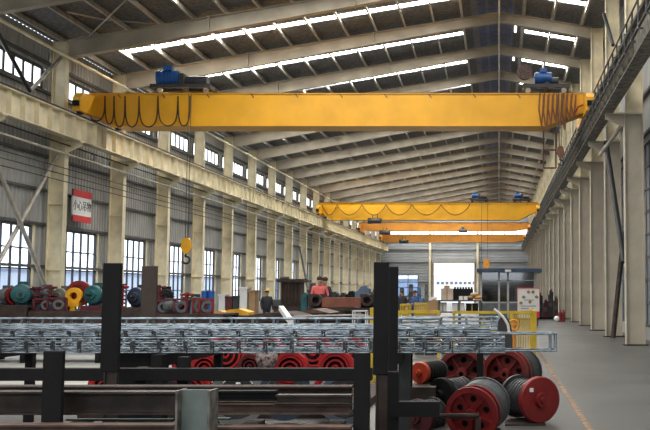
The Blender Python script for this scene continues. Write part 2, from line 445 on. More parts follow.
# conduits under the right girder
cd = thing('conduit_run', 'dark conduit pipes hung below the right runway girder', 'pipe', (3.3, 24, 7.9))
b = MB()
for x, z in ((3.22, 8.1), (3.22, 7.8)): b.tube((x, 20, z), (x, YEND-2, z), .035, 8)
b.build('pipe', DARKM, cd)
b = MB(); y = 20
st = MB().box(3.2, 3.3, y, y+.04, 7.7, 7.74).box(3.2, 3.3, y, y+.04, 8.2, 8.24).box(3.18, 3.2, y, y+.04, 7.7, 8.24).build('bracket', GREYP, cd); n = 0
while n < 90: n += 1; c = st.copy(); C.objects.link(c); c.parent = cd; c.location = (0, 1.25*n, 0)
b = MB(); ctr = P(572, 180, 60)
for i in range(14):
    a0, a1 = math.pi*(1.05+.9*i/14), math.pi*(1.05+.9*(i+1)/14)
    b.tube(ctr+Vector((.55*math.cos(a0), 0, .55*math.sin(a0))), ctr+Vector((.55*math.cos(a1), 0, .55*math.sin(a1))), .03, 6)
b.build('hanging_cable', DARKM, cd)

# pipes along the left row
for z, x, r, lab in ((6.9, -16.42, .05, 'thick pale pipe running along the left columns, topmost but one'),
                  (7.25, -16.42, .03, 'dark pipe running just under the left runway girder'),
                  (6.35, -16.42, .018, 'thin cable line below the pale pipe on the left columns'),
                  (6.1, -16.42, .018, 'thin middle cable line along the left columns'),
                  (5.85, -16.42, .018, 'lowest thin cable line along the left columns')):
    b = MB().tube((x, 22, z), (x, 142, z), r, 8)
    tag(b.build('wall_pipe', PURL if r > .04 else MILL, None), lab, 'pipe', 'pipes along the left columns')
b = MB().tube((-16.42, 22, 10.62), (-16.42, YEND-.5, 10.62), .06, 8)
tag(b.build('eave_strut', CREAM, None), 'pale tubular strut joining the tops of the left columns', 'strut')
b = MB().tube((0, 14, 13.55), (0, YEND-.5, 13.55), .045, 8)
tag(b.build('ridge_strut', PURL, None), 'thin pale tube running under the roof ridge', 'strut')

# braces
def brace(p, q, r, M, label, name='diagonal_brace'):
    o = MB().tube(p, q, r, 10).build(name, M, None); tag(o, label, 'brace', 'diagonal bracing tubes')
brace((-16.9, 38, 6.9), (-16.9, 32, .9), .075, PURL, 'pale brace leaning down to the left beside the near left column')
brace((-16.75, 32.2, 6.9), (-16.75, 38, .9), .075, PURL, 'pale brace crossing down to the right beside the near left column')
brace((-16.9, 32.2, 11.0), (-16.9, 35.6, 8.9), .07, DARKM, 'dark brace in front of the near clerestory window')
brace((-16.9, 35.6, 8.9), (-16.9, 38, 10.7), .07, PURL, 'pale brace rising to the near left rafter over the clerestory')
brace(P(606, 142, 37.5), P(624, 262, 34.6), .10, DARKM, 'dark brace leaning down to the right on the right wall')
brace(P(624, 232, 36.0), P(613, 338, 35.4), .09, MILL, 'grey brown brace leaning on the near right columns')
brace(P(604, 14, 37.6), P(613, 45, 35.5), .07, DARKM, 'short dark brace high on the upper right column')
brace(P(622, 125, 33), P(600, 155, 36.5), .07, PURL, 'short pale brace below the right runway girder')
brace(P(300, 247, 74), P(310, 300, 70), .09, DARKM, 'dark brace across the far left columns')
brace(P(67, 12, 34), P(106, 20, 37), .03, PURL, 'thin rod under the roof above the near left column', 'sag_rod')
brace(P(84, 41, 38.2), P(126, 0, 34), .03, PURL, 'thin rod rising from the near left rafter', 'sag_rod')
brace(P(106, 20, 37), P(160, 24, 38), .025, PURL, 'thin rod reaching from the roof to the second rafter', 'sag_rod')

# ------------------------------------------------------------ cranes
def crane(Yf, ztop, M, label, hgt=None, first=False):
    xl, xr = -16.2, 3.50; zt = ztop; zb = PZ(125.5, Yf) if hgt is None else zt - hgt; w = 1.25
    root = thing('overhead_crane', label, 'crane', (0, Yf, 8.5), 'yellow overhead travelling cranes')
    b = MB()
    poly = [(xl-.22, zt), (xl-.22, zt-.65), (xl+.9, zb), (xr-1.6, zb), (xr+.12, zt-.65), (xr+.12, zt)]
    b.prism(poly, Yf, Yf+w); b.build('girder', M, root)
    MB().box(xl-.1, xr+.05, Yf-.05, Yf+w+.05, zt, zt+.03).box(xl+.9, xr-1.6, Yf-.04, Yf+w+.04, zb-.03, zb).build('flange', M, root)
    MB().box(xl, xr, Yf+.25, Yf+.31, zt+.03, zt+.10).box(xl, xr, Yf+w-.3, Yf+w-.24, zt+.03, zt+.1).build('trolley_rail', RUST, root)
    for x in (xl, xr):
        t = MB().prism([(Yf-1.5, 8.62), (Yf-1.5, 9.15), (Yf-1.2, 9.36), (Yf-.1, min(9.45, zt)), (Yf+w+.1, min(9.45, zt)), (Yf+w+1.9, 9.2), (Yf+w+1.9, 8.62)], x-.15, x+.15, 'x').build('end_truck', M, root)
        for y in (Yf-1.15, Yf+w+1.5):
            MB().lathe((x-.08, y, 8.73), (1,0,0), [(0,0),(0,.22),(.16,.22),(.16,0)], 16).build('wheel', DARKM, t)
        MB().box(x-.12, x+.12, Yf-1.6, Yf-1.5, 8.8, 9.0).build('buffer', BLACK, t)
    for i in range(11):
        x = xl+1.0+(xr-xl-2)*i/10; MB().bar((x, Yf-.02, zt+.01), (x+.12, Yf-.02, zt-.16), .03, .03).build('cable_bracket', DARKM, root)
    return root
YC1 = 39.4
Z1 = PZ(94, YC1)
c1 = crane(YC1, Z1, YEL, 'large nearest yellow overhead crane bridge with black looped cables on its left')
c2 = crane(90.5, PZ(203, 90.5), YEL, 'second yellow overhead crane with two blue hoists and shallow cable loops', PZ(203, 90.5)-PZ(219.5, 90.5))
c3 = crane(117, PZ(223, 117), YEL2, 'orange third overhead crane seen between two brighter ones', PZ(223, 117)-PZ(230.5, 117))
c4 = crane(137.5, PZ(235, 137.5), YEL2, 'farthest and lowest-looking overhead crane in front of the end wall', PZ(235, 137.5)-PZ(242, 137.5))
# festoon cables on the nearest crane
b = MB(); pk = [88, 105, 114, 125, 139, 158, 178, 190]; bt = [121, 124, 127, 127, 127, 126, 126]
for i in range(len(pk)-1):
    pts = []
    for j in range(13):
        t = j/12; s = abs(math.sin(math.pi*t))**.55
        pts.append(P(pk[i]+(pk[i+1]-pk[i])*(t - .12*math.sin(2*math.pi*t)), 96+(bt[i]-96)*s, YC1-.12))
    b.path(pts, .028)
b.build('festoon_cable', CABLE, c1)
b = MB()
for i in range(8):
    x = 540+i*4.6; y0 = 93; y1 = 126 + 5*math.sin(i*1.7) - max(0, i-5)*3
    pts = [P(x, y0, YC1-.15), P(x-1, (y0+y1)/2, YC1-.2), P(x+1.6, y1, YC1-.2), P(x+3, (y0+y1)/2, YC1-.15), P(x+3.5, y0+2, YC1-.15)]
    b.path(pts, .03)
b.build('festoon_cable', mat('rusty_brown_cable', (.22, .08, .03), .7), c1)
b = MB(); b.path([P(573, 117, YC1-.15), P(578, 107, YC1-.15), P(585, 104, YC1-.15), P(590, 94, YC1-.15)], .035)
b.build('supply_cable', RED, c1)
b = MB(); pk = [322, 337, 362, 386, 412, 441, 470]
for i in range(len(pk)-1):
    pts = [P(pk[i]+(pk[i+1]-pk[i])*j/10, 204.5+10.5*math.sin(math.pi*j/10)**.8, 90.4) for j in range(11)]
    b.path(pts, .03, 5)
b.build('festoon_cable', CABLE, c2)
# ladder cage below the right end of the nearest crane
lc = MB()
A, B_, D_, E_ = P(543.5, 131, YC1+1.1), P(543.5, 168, YC1+1.1), P(556, 168, YC1+1.1), P(573, 131, YC1+1.1)
for p, q in ((A, B_), (B_, D_), (P(556, 131, YC1+1.1), D_), (P(543.5, 150, YC1+1.1), P(556, 150, YC1+1.1))): lc.bar(p, q, .06, .06)
lc.build('hanging_frame', BROWNH, c1)

def trolley(px, Y, ztop, s, label, group='blue hoist trolleys on the cranes', reel=False, mirror=1):
    """hoist trolley sitting on the bridge; s overall size"""
    p = PX(px, Y); z = ztop + .10
    root = thing('hoist_trolley', label, 'hoist', (p, Y, z), group)
    y = Y
    f = MB()
    for yy in (-.05, .85): f.cbox(p, y+yy+.0, z+.22, 2.1*s, .14, .14)
    for xx in (-.95, 0, .95): f.cbox(p+xx*s, y+.4, z+.22, .14, 1.0, .12)
    f.build('frame', DARKM, root)
    for xx in (-.8, .8):
        for yy in (.28, .97-.02):
            MB().lathe((p+xx*s, Y+yy-.05, z+.1), (0,1,0), [(0,0),(0,.11),(.08,.11),(.08,0)], 12).build('wheel', WHITE if reel or s > .9 else DARKM, root)
    m = MB(); mx = p-.45*s*mirror
    m.tube((mx-.38*s, y+.05, z+.55), (mx+.38*s, y+.05, z+.55), .25*s, 16)
    for i in range(6): x = mx-.3*s+i*.12*s; m.tube((x, y+.05, z+.55), (x+.03, y+.05, z+.55), .28*s, 16)
    m.cbox(mx, y+.0, z+.88*1.0 - (1-s)*.3, .3*s, .25*s, .16*s)
    m.build('motor', BLUE, root)
    m = MB(); dxx = p+.45*s*mirror
    m.tube((dxx-.42*s, y+.25, z+.46), (dxx+.42*s, y+.25, z+.46), .19*s, 16)
    m.build('rope_drum', DARKM, root)
    MB().box(p-.06, p+.12, y-.1, y+.35, z+.26, z+.72).build('gearbox', DARKM, root)
    if reel:
        rx = p-1.0*s
        r_ = MB().lathe((rx, y-.1, z+.72), (.2,-1,0), [(0,0),(0,.10),(.02,.10),(.02,.27),(.05,.30),(.1,.1),(.2,.1),(.2,.3),(.26,.3),(.26,0)], 24); r_.build('cable_reel', mat('reel_brown', (.10, .06, .05), .7, var=.4, scale=20), root)
    return root
trolley(176, YC1, Z1, 1.15, 'blue hoist trolley on the left part of the nearest crane', mirror=1)
trolley(547, YC1, Z1, .9, 'blue hoist trolley with brown cable reel at the right of the nearest crane', reel=True, mirror=.3)
z2 = PZ(203, 90.5)
trolley(479, 90.5, z2, .8, 'left of the two small blue hoists on the second crane')
trolley(522, 90.5, z2, .8, 'right of the two small blue hoists on the second crane')

def hook_block(px, py, Y, ytop, s, M, label, ropes=(0.0, .06)):
    p = P(px, py, Y); zt = PZ(ytop, Y)
    root = thing('hook_block', label, 'hook', (p.x, Y, p.z), 'hook blocks hanging from the cranes')
    b = MB(); b.prism([(p.x-.16*s, p.z+.10*s), (p.x-.20*s, p.z-.2*s), (p.x-.07*s, p.z-.42*s), (p.x+.07*s, p.z-.42*s), (p.x+.20*s, p.z-.2*s), (p.x+.16*s, p.z+.10*s), (p.x+.08*s, p.z+.2*s), (p.x-.08*s, p.z+.2*s)], Y-.09*s, Y+.09*s)
    b.build('block', M, root)
    MB().lathe((p.x, Y-.12*s, p.z), (0,1,0), [(0,0),(0,.13*s),(.24*s,.13*s),(.24*s,0)], 16).build('sheave', M, root)
    pts = []
    for i in range(11):
        a = math.radians(110 - 27*i); pts.append(Vector((p.x+.14*s*math.cos(a), Y, p.z-.66*s+.14*s*math.sin(a))))
    MB().path([Vector((p.x, Y, p.z-.4*s))]+pts, .042*s, 8).build('hook', DARKM, root)
    b = MB()
    for d in ropes: b.tube((p.x+d, Y, p.z+.1*s), (p.x+d, Y, zt), .012 if Y < 60 else .02, 6)
    b.build('rope', ROPE, root)
    return root
hook_block(186.5, 243, YC1-.45, 94, 1.0, YEL, 'yellow hook block hanging low on long ropes in front of left columns', (-.05, .05))
hook_block(560.5, 150, YC1-.45, 93, .75, BROWNH, 'brown hook block hanging below the right end of the nearest crane', (-.15, -.05, .05, .15))
hook_block(486.5, 262, 90.0, 203, 1.5, YEL2, 'small yellow hook hanging above the booth roof', (-.45, .1))
for px, py, Y, lab in ((375, 221, 90.2, 'dark hoist block slung under the left part of the second crane'),
                       (385, 232.5, 116, 'dark hoist block under the third crane'),
                       (404, 241.5, 136.4, 'dark hoist block on the farthest crane, left of the roller door')):
    p = P(px, py, Y); r = thing('rope_hoist', lab, 'hoist', (p.x, Y, p.z), 'dark hoists slung under the far cranes')
    MB().tube((p.x-.55, Y, p.z), (p.x+.55, Y, p.z), .24, 14).build('drum', DARKM, r)
    MB().cbox(p.x-.5, Y, p.z, .3, .4, .5).build('gearbox', DARKM, r); MB().cbox(p.x+.5, Y, p.z, .25, .4, .42).build('motor', DARKM, r)
    for dx in (-.22, .22): MB().box(p.x+dx-.03, p.x+dx+.03, Y-.03, Y+.03, p.z, p.z+.6).build('hanger', DARKM, r)
p = P(463, 230.8, 116); MB_ = MB().tube((p.x-.5, 116, p.z), (p.x+.5, 116, p.z), .22, 14).cbox(p.x, 116, p.z+.3, .3, .3, .3)
tag(MB_.build('rope_hoist', GREYP, None), 'grey hoist on the third crane, right of the middle', 'hoist', 'dark hoists slung under the far cranes')

# ------------------------------------------------------------ signs
def text(body, size, loc, rot, M, parent, name='lettering'):
    cu = bpy.data.curves.new(name, 'FONT'); cu.body = body; cu.size = size; cu.align_x = 'CENTER'; cu.align_y = 'CENTER'; cu.extrude = .004
    t = bpy.data.objects.new(name, cu); C.objects.link(t); bpy.context.view_layer.update()
    me = bpy.data.meshes.new_from_object(t); bpy.data.objects.remove(t)
    o = bpy.data.objects.new(name, me); C.objects.link(o); me.materials.clear(); me.materials.append(M)
    o.parent = parent; o.location = Vector(loc) - wloc(parent); o.rotation_euler = rot; return o
REDS = mat('sign_red', (.55, .03, .035), .5, var=.03)
BLK = mat('sign_black', (.01, .01, .01), .6)
sx = -16.85; sy0, sy1 = 39.75, 41.55
zt, zb = PZ(188, 40.2*1.0), 0
p1 = P(75, 189, 39.9); p2 = P(75, 221, 39.9); zt, zb = p1.z, p2.z; sx = p1.x
sg = thing('warning_sign', 'white warning sign with red top and bottom bands, high between left columns', 'sign', (sx, 40.6, zb))
MB().box(sx-.06, sx, sy0, sy1, zb, zt).build('board', WHITE, sg)
MB().box(sx-.05, sx+.012, sy0, sy1, zt-(zt-zb)*.22, zt+.002).box(sx-.05, sx+.012, sy0, sy1, zb-.002, zb+(zt-zb)*.2).build('red_band', REDS, sg)
MB().box(XL+.1, sx-.06, sy0+.3, sy0+.36, zt-.3, zt-.24).box(XL+.1, sx-.06, sy1-.3, sy1-.24, zt-.3, zt-.24).build('bracket', DARKM, sg)
text('小心吊物', .44, (sx+.006, (sy0+sy1)/2, zb+(zt-zb)*.49), (math.pi/2, 0, math.pi/2), BLK, sg)

# ------------------------------------------------------------ foreground
def post(px0, px1, Y, ztop, zbot, label, M=POSTB, d=None, stub=None, name='steel_post'):
    x0, x1 = PX(px0, Y), PX(px1, Y); d = d or .05; 
    r = thing(name, label, 'post', ((x0+x1)/2, Y+d/2, 0), 'upright steel posts in the foreground')
    MB().box(x0, x1, Y, Y+d, zbot, ztop).build('shaft', M, r, bevel=.008)
    MB().box(x0-.05, x1+.05, Y-.05, Y+d+.05, 0, .02).build('base_plate', POSTB, r)
    if stub:
        a, b_ = PX(stub[0], Y), PX(stub[1], Y)
        MB().ibeam((( a+b_)/2, Y+d/2, .02), ((a+b_)/2, Y+d/2, zbot), b_-a, d*.9, .012, .012, Vector((1,0,0))).build('stub', MILL, r, 'bare grey brown lower section')
    return r
post(102, 120, 9.0, PZ(263, 9), PZ(372, 9), 'tall charcoal post on the left with bare brown foot', d=.06, stub=(106, 119))
post(373.5, 388.5, 9.0, PZ(262, 9), PZ(375, 9), 'tallest charcoal post right of the middle with bare brown foot', d=.06, stub=(376.5, 390))
post(389, 398, 10.3, PZ(266.5, 10.3), .02, 'narrow charcoal post just behind the tall one right of middle')
post(141, 156.5, 15.5, PZ(266, 15.5), .02, 'brown rusty post standing behind the galvanised cages on the left', M=mat('brown_post', (.055, .038, .03), .7))
post(45, 65, 7.4, PZ(351, 7.4), .02, 'short thick charcoal post at the lower left')
post(354.5, 370.5, 7.4, PZ(353, 7.4), .02, 'short charcoal post below the middle of the cages')
post(399, 411, 12.0, PZ(350, 12.0), .02, 'dark green grey post under the cages right of middle', M=mat('dark_green_grey', (.035, .04, .038), .6))
# pale H post
x0, x1, Y = PX(178, 6.5), PX(212, 6.5), 6.5; zt = PZ(391, 6.5)
r = thing('steel_post', 'pale green grey H section post at the bottom edge', 'post', ((x0+x1)/2, 6.6, 0), 'upright steel posts in the foreground')
MB().box(x0+.012, x1-.012, Y+.09, Y+.11, .02, zt).build('web', PALEG, r)
MB().box(x0, x0+.014, Y, Y+.2, .02, zt).box(x1-.014, x1, Y, Y+.2, .02, zt).build('flange', mat('rust_edged_paint', (.16, .15, .13), .6, var=.3, scale=12), r)
MB().box(x0-.04, x1+.04, Y-.04, Y+.24, 0, .02).build('base_plate', POSTB, r)
# low black rail frame (beam behind the posts)
Y = 9.35; x0, x1 = PX(-60, Y), PX(372, Y)
r = thing('rack_rail', 'long black horizontal rail crossing behind the two short posts', 'rail', (x0, Y, 0))
MB().box(x0, x1, Y, Y+.12, PZ(381, Y), PZ(368.5, Y)).build('beam', POSTB, r, bevel=.006)
for px in (-30, 138, 180, 360):
    x = PX(px, Y); MB().box(x-.05, x+.05, Y+.13, Y+.23, 0, PZ(358 if px == 180 else 368.5, Y)).build('leg', POSTB, r)
# box behind (dark cabinet under the cages)
b = thing('steel_bin', 'black steel bin under the cages behind the tall left post', 'bin', (PX(136, 11.5), 11.7, 0))
x0, x1 = PX(119, 11.5), PX(151, 11.5); zt = PZ(352, 11.5)
MB().box(x0, x1, 11.5, 12.2, .1, zt).build('body', POSTB, b, bevel=.01)
MB().box(x0-.02, x1+.02, 11.48, 12.22, zt-.05, zt+.01).build('rim', POSTB, b)
for x in (x0+.05, x1-.05): MB().box(x-.04, x+.04, 11.52, 12.18, 0, .1).build('leg', POSTB, b)
# black bracket arm at right of short post
Y = 8.6; r = thing('steel_bracket', 'black angle bracket arm above the drum end, right of the short post', 'bracket', (PX(400, Y), Y, 0), None)
MB().box(PX(391, Y), PX(440, Y), Y, Y+.12, PZ(417, Y), PZ(402, Y)).build('arm', BLACK, r)
MB().box(PX(388, Y), PX(399, Y), Y+.02, Y+.10, 0, PZ(372, Y)).build('upright', BLACK, r)

# stacked beams
def hbeam(px0, px1, Y, ytop, d, w, M, label, group='rusty beams stacked at the bottom of the photo'):
    z = PZ(ytop, Y) - d/2
    o = MB().ibeam((PX(px0, Y), Y+w/2, z), (PX(px1, Y), Y+w/2, z), d, w, .014, .010).build('steel_beam', M, None)
    tag(o, label, 'steel beam', group); return o
hbeam(-70, 352, 7.75, 386.5, .20, .16, RUST, 'long dark brown beam topmost at the back of the foreground stack')
hbeam(-60, 177, 7.55, 392, .17, .16, MILL, 'grey brown beam in the upper left of the foreground stack')
hbeam(214, 277, 7.5, 391, .075, .10, BLACK, 'short black bar on the stack, right of the pale post')
hbeam(277, 352, 7.5, 395, .08, .10, MILL, 'short grey brown bar ending at the short middle post')
hbeam(214, 350, 7.5, 403, .085, .13, RUSTL, 'light brown primer beam right of the pale post')
hbeam(70, 176, 7.4, 419, .015, .03, PALEG, 'thin pale bar low in the left of the stack')
hbeam(214, 232, 7.35, 418, .02, .05, PALEG, 'very short pale bar end beside the pale post')
hbeam(-60, 177, 7.25, 425, .16, .14, RUSTL, 'brown beam at the bottom left edge')
hbeam(214, 352, 7.25, 427, .16, .14, RUSTL, 'brown beam at the bottom edge right of the pale post')
for i, px in enumerate((-20, 90, 260, 340)):
    x = PX(px, 7.9); zz = PZ(392, 7.55)-.18 if px < 200 else PZ(403, 7.5)-.10
    tag(MB().box(x-.06, x+.06, 7.38, 7.9, 0, min(zz, .72)).build('stack_support', RUST, None),
        'dark support block under the beam stack, %s from the left' % ORD[i], 'support', 'supports under the beam stack')

# galvanised cages
def cage(x0, x1, y, z0, z1, wy, pitch, label, r=.011, extra=3, lace=True):
    root = thing('steel_cage', label, 'steel cage', ((x0+x1)/2, y+wy/2, z0), 'galvanised lattice cages')
    for yy in (y, y+wy):
        for i in range(extra+1): MB().tube((x0, yy, z0+(z1-z0)*i/extra), (x1, yy, z0+(z1-z0)*i/extra), r, 6).build('rod', GALV, root)
    b = MB(); x = x0+.01
    for p, q in (((x,y,z0),(x,y,z1)), ((x,y,z1),(x,y+wy,z1)), ((x,y+wy,z1),(x,y+wy,z0)), ((x,y+wy,z0),(x,y,z0))): b.bar(p, q, r*1.6, r*1.6)
    st = b.build('stirrup', GALV, root); n = 1
    while x0+.01+n*pitch <= x1: c = st.copy(); C.objects.link(c); c.parent = root; c.location = (n*pitch, 0, 0); n += 1
    c = st.copy(); C.objects.link(c); c.parent = root; c.location = (x1-x0-.02, 0, 0)
    if lace:
        pts = []; x = x0+.01; k = 0
        while x <= x1: pts.append((x, y-.006, z0 if k % 2 else z1)); x += pitch; k += 1
        b = MB()
        for i in range(len(pts)-1): b.tube(pts[i], pts[i+1], r*.6, 5)
        b.build('lacing_wire', GALV, root)
        pts = []; x = x0+.01; k = 0
        while x <= x1: pts.append((x, y+wy-.02, z1 if k % 2 else z0)); x += pitch*.8; k += 1
        b = MB()
        for i in range(len(pts)-1): b.tube(pts[i], pts[i+1], r*.8, 5)
        b.build('lacing_wire', mat('dull_galvanised', (.10, .13, .17), .5, .3), root)
        cl = MB().cbox(x0+.02, y-.015, (z0+z1)/2, .022, .02, (z1-z0)*.5).cbox(x0+.045, y-.015, (z0+z1)/2-.02, .012, .015, (z1-z0)*.8).build('clamp', DARKM, root); n = 1
        while x0+.1+n*pitch <= x1: c = cl.copy(); C.objects.link(c); c.parent = root; c.location = (n*pitch, 0, 0); n += 1
    return root
YA = 11.0
cage(PX(-80, YA), PX(505, YA), YA, PZ(352.5, YA), PZ(338, YA), .38, .29, 'front galvanised lattice cage, lowest in the pile', .009, 3)
cage(PX(-70, YA+.1), PX(491, YA), YA+.05, PZ(336, YA), PZ(329, YA), .40, .31, 'shallow galvanised cage lying on the front one', .009, 2)
YB = 11.75
cage(PX(-85, YB), PX(557, YB), YB, PZ(351, YB), PZ(334, YB), .42, .62, 'longest galvanised cage whose open end sticks out at the right', .011, 1, False)
cage(PX(-80, YB), PX(470, YB), YB+.05, PZ(333, YB), PZ(327, YB), .4, .28, 'dense galvanised cage in the middle of the pile', .009, 2)
YC = 12.4
cage(PX(-80, YC), PX(497, YC), YC, PZ(335, YC), PZ(329.5, YC), .42, .55, 'rear galvanised cage ending below the yellow rail', .010, 1, False)
cage(PX(-85, YC), PX(440, YC), YC+.05, PZ(325, YC), PZ(318.8, YC), .22, .26, 'topmost flat galvanised ladder cage at the back', .014, 1, False)
cage(PX(388, 12.9), PX(498, 12.9), 12.95, PZ(330, 12.9), PZ(317.5, 12.9), .35, .33, 'short galvanised cage behind the right end of the pile', .012, 3, False)
for px in (392, 480):
    x = PX(px, 12.95); tag(MB().box(x-.04, x+.04, 12.95, 13.3, 0, PZ(330, 12.9)-.012).build('cage_stand', POSTB, None), ('left' if px < 400 else 'right')+' dark stand under the short rear cage', 'stand', 'stands under the short rear cage')
for i, px in enumerate((-30, 60, 205, 300, 395)):
    x = PX(px, 12.45); tag(MB().box(x-.03, x+.03, 12.46, 12.66, PZ(329.5, YC)+.012, PZ(325, YC)-.016).build('spacer_block', RUST, None), 'small spacer block under the top ladder cage, %s from the left' % ORD[i], 'block', 'spacer blocks under the ladder cage')
# trestles carrying the cages
tz = PZ(353.5, YA) - .01
for i, px in enumerate((-40, 176, 395)):
    x = PX(px, 11.5)
    r = thing('trestle', 'black trestle under the cages, %s' % ('at the left edge' if px < 0 else 'behind the pale post' if px == 176 else 'beside the tall middle post'), 'trestle', (x, 11.6, 0), 'trestles under the cages')
    MB().box(x-.06, x+.06, 10.9, 13.4, tz-.13, tz).build('top_beam', POSTB, r)
    for y in (11.0, 13.3): MB().box(x-.05, x+.05, y-.05, y+.05, 0, tz-.13).build('leg', POSTB, r)
for i, (px, y, z0, z1) in enumerate(((-40, 12.4, tz, PZ(335, YC)-.012), (176, 12.4, tz, PZ(335, YC)-.012), (395, 12.4, tz, PZ(335, YC)-.012))):
    x = PX(px, 11.5)
    tag(MB().box(x-.04, x+.04, 12.45, 12.75, z0, z1).build('packing_block', RUST, None), 'packing block between trestle and rear cage, %s from the left' % ORD[i], 'block', 'packing blocks')

# crane wheels and drums
def wheel(px, py, Y, R, label, yaw=0, w=.22, M=RED, holes=5, groove=True, loc=None, name='sheave_wheel', tilt=0, tread=0):
    """red spoked rope wheel standing on its rim, face toward the camera"""
    p = P(px, py, Y) if loc is None else Vector(loc)
    root = thing(name, label, 'wheel', (p.x, p.y, p.z-R), 'red rope wheels and drums')
    ax = Vector((math.sin(math.radians(yaw)), -math.cos(math.radians(yaw)), math.sin(math.radians(tilt)))).normalized()
    prof = [(w/2,.80*R),(w/2,R),(w/2-.05,R),(w*.25,R*.90),(-w*.25,R*.90),(-w/2+.05,R),(-w/2,R),(-w/2,.80*R),(w/2,.80*R)]
    MB().lathe(p, ax, prof, 40).build('rim', M, root)
    # disc with round holes
    up = Vector((0,0,1)); a = ax.cross(up).normalized(); b_ = a.cross(ax)
    d = MB(); N = 60; ri, ro = .24*R, .81*R; hr = .125*R; hc = .53*R
    import bmesh
    # polar grid disc with holes cut by skipping and snapping cells
    nr = 14; na = 90
    def pt(r_, th, t): return p + ax*t + a*(math.cos(th)*r_) + b_*(math.sin(th)*r_)
    for i in range(nr):
        for j in range(na):
            r0_, r1_ = ri+(ro-ri)*i/nr, ri+(ro-ri)*(i+1)/nr; t0, t1 = 2*math.pi*j/na, 2*math.pi*(j+1)/na
            rc, tc = (r0_+r1_)/2, (t0+t1)/2; inside = False
            for h in range(holes):
                th = 2*math.pi*(h+.3)/holes
                if math.hypot(rc*math.cos(tc)-hc*math.cos(th), rc*math.sin(tc)-hc*math.sin(th)) < hr: inside = True
            if inside: continue
            for t in (.03*w, -.10*w): d.add([pt(r0_,t0,t), pt(r1_,t0,t), pt(r1_,t1,t), pt(r0_,t1,t)], [(0,1,2,3)])
    d.build('disc', M, root)
    rb = MB()
    for h in range(holes):
        th = 2*math.pi*(h+.8)/holes; rb.bar(pt(.2*R, th, w*.18), pt(.78*R, th, w*.18), .05*R, w*.3, ax)
    rb.build('rib', M, root)
    MB().lathe(p, ax, [(w*.62,.09*R),(w*.62,.20*R),(w*.3,.24*R),(-w*.5,.24*R),(-w*.5,.09*R),(w*.62,.09*R)], 24).build('hub', M, root)
    MB().lathe(p, ax, [(-.30*w, 0), (-.30*w, .80*R), (-.34*w, .80*R), (-.34*w, 0)], 36).build('back_disc', BLACK, root)
    if tread: MB().lathe(p, ax, [(-w/2,R*.3),(-w/2,R*.95),(-w/2-.06,R*.95),(-w/2-.07,R*.91),(-w/2-.12,R*.91),(-w/2-.13,R*.95),(-w/2-tread+.04,R*.95),(-w/2-tread+.04,R*1.0),(-w/2-tread,R*1.0),(-w/2-tread,R*.3)], 40).build('tread', GREYP if M is RED else DARKM, root)
    if groove:
        MB().lathe(p, ax, [(w*.24,R*.91),(.0,R*.87),(-w*.24,R*.91)], 40).build('groove', DARKM, root)
    return root
def drum(px, py, Y, R, L, yaw, label, face=RED, Rb=None, body=NAVY, slots=True):
    """closed red disc end with a dark cylindrical body behind it"""
    p = P(px, py, Y); Rb = Rb or R*.8
    root = thing('winch_drum', label, 'drum', (p.x, p.y, p.z-R), 'red rope wheels and drums')
    ax = Vector((math.sin(math.radians(yaw)), -math.cos(math.radians(yaw)), 0))
    MB().lathe(p, ax, [(0,0),(0,R*.96),(-.02,R),(-.07,R),(-.07,0)], 44).build('end_disc', face, root)
    MB().lathe(p, ax, [(.06,0),(.06,R*.30),(.0,R*.34),(0,0)], 28).lathe(p, ax, [(.09,0),(.09,R*.14),(.05,R*.16),(.05,0)], 20).build('hub_cap', face, root)
    prof = [(-.07,0),(-.07,Rb)]; t = -.07
    while t > -L+.06: prof += [(t-.02,Rb),(t-.03,Rb*.93),(t-.05,Rb*.93),(t-.06,Rb)]; t -= .07
    prof += [(-L,Rb),(-L,0)]
    MB().lathe(p, ax, prof, 36).build('grooved_body', body, root)
    MB().lathe(p-ax*L, ax, [(0,0),(0,R*.95),(-.04,R*.95),(-.04,0)], 36).build('rear_flange', DARKM, root)
    return root
d1 = drum(541, 400, 13.1, .30, .55, 30, 'red disc-ended drum with dark ribbed body, in front at the right', body=DARKM)
q = P(537, 390, 13.02)
MB().cbox(q.x-.07, q.y-.0, q.z, .05, .02, .05).build('white_tag', WHITE, d1, 'small white paper tag')
wheel(507, 374, 15.2, .37, 'dull red wheel with round holes behind the front right drum', yaw=-22, w=.2, M=REDD, tread=.45)
wheel(463, 373, 15.2, .375, 'dull red wheel with round holes left of its twin behind the drum', yaw=-6, w=.34, M=REDD)
w4 = wheel(473, 413, 12.2, .33, 'large red wheel with dark grey top, lowest at the right', yaw=-16, w=.16, M=RED, tread=.42, tilt=-8)
drum(419, 373, 13.7, .145, .5, -28, 'small orange red drum end beside the dark green post', face=mat('orange_red', (.55, .06, .02), .5), Rb=.14, body=BLACK)
drum(440, 396, 13.4, .24, .4, -40, 'dark dusty motor drum between the posts and the big wheel', face=BLACK, Rb=.22, body=DARKM)
drum(416, 418, 12.6, .23, .4, -25, 'dark red-rimmed drum at the bottom beside the bracket', face=mat('dark_maroon_metal', (.10, .02, .02), .5), Rb=.2, body=DARKM)
q0, q1 = P(438, 416, 11.3), P(478, 416, 11.6)
tag(MB().box(q1.x-.03, q1.x+.03, q1.y-.05, q1.y+.05, 0, q1.z-.02).build('prop', RUST, None), 'rusty prop under the brown steel shaft', 'prop')
tag(MB().tube(q0, q1, .03, 12).tube(q0, P(436,416,11.3), .045, 12).build('steel_shaft', MILL, None), 'brown steel shaft lying across the lowest red wheel', 'shaft')
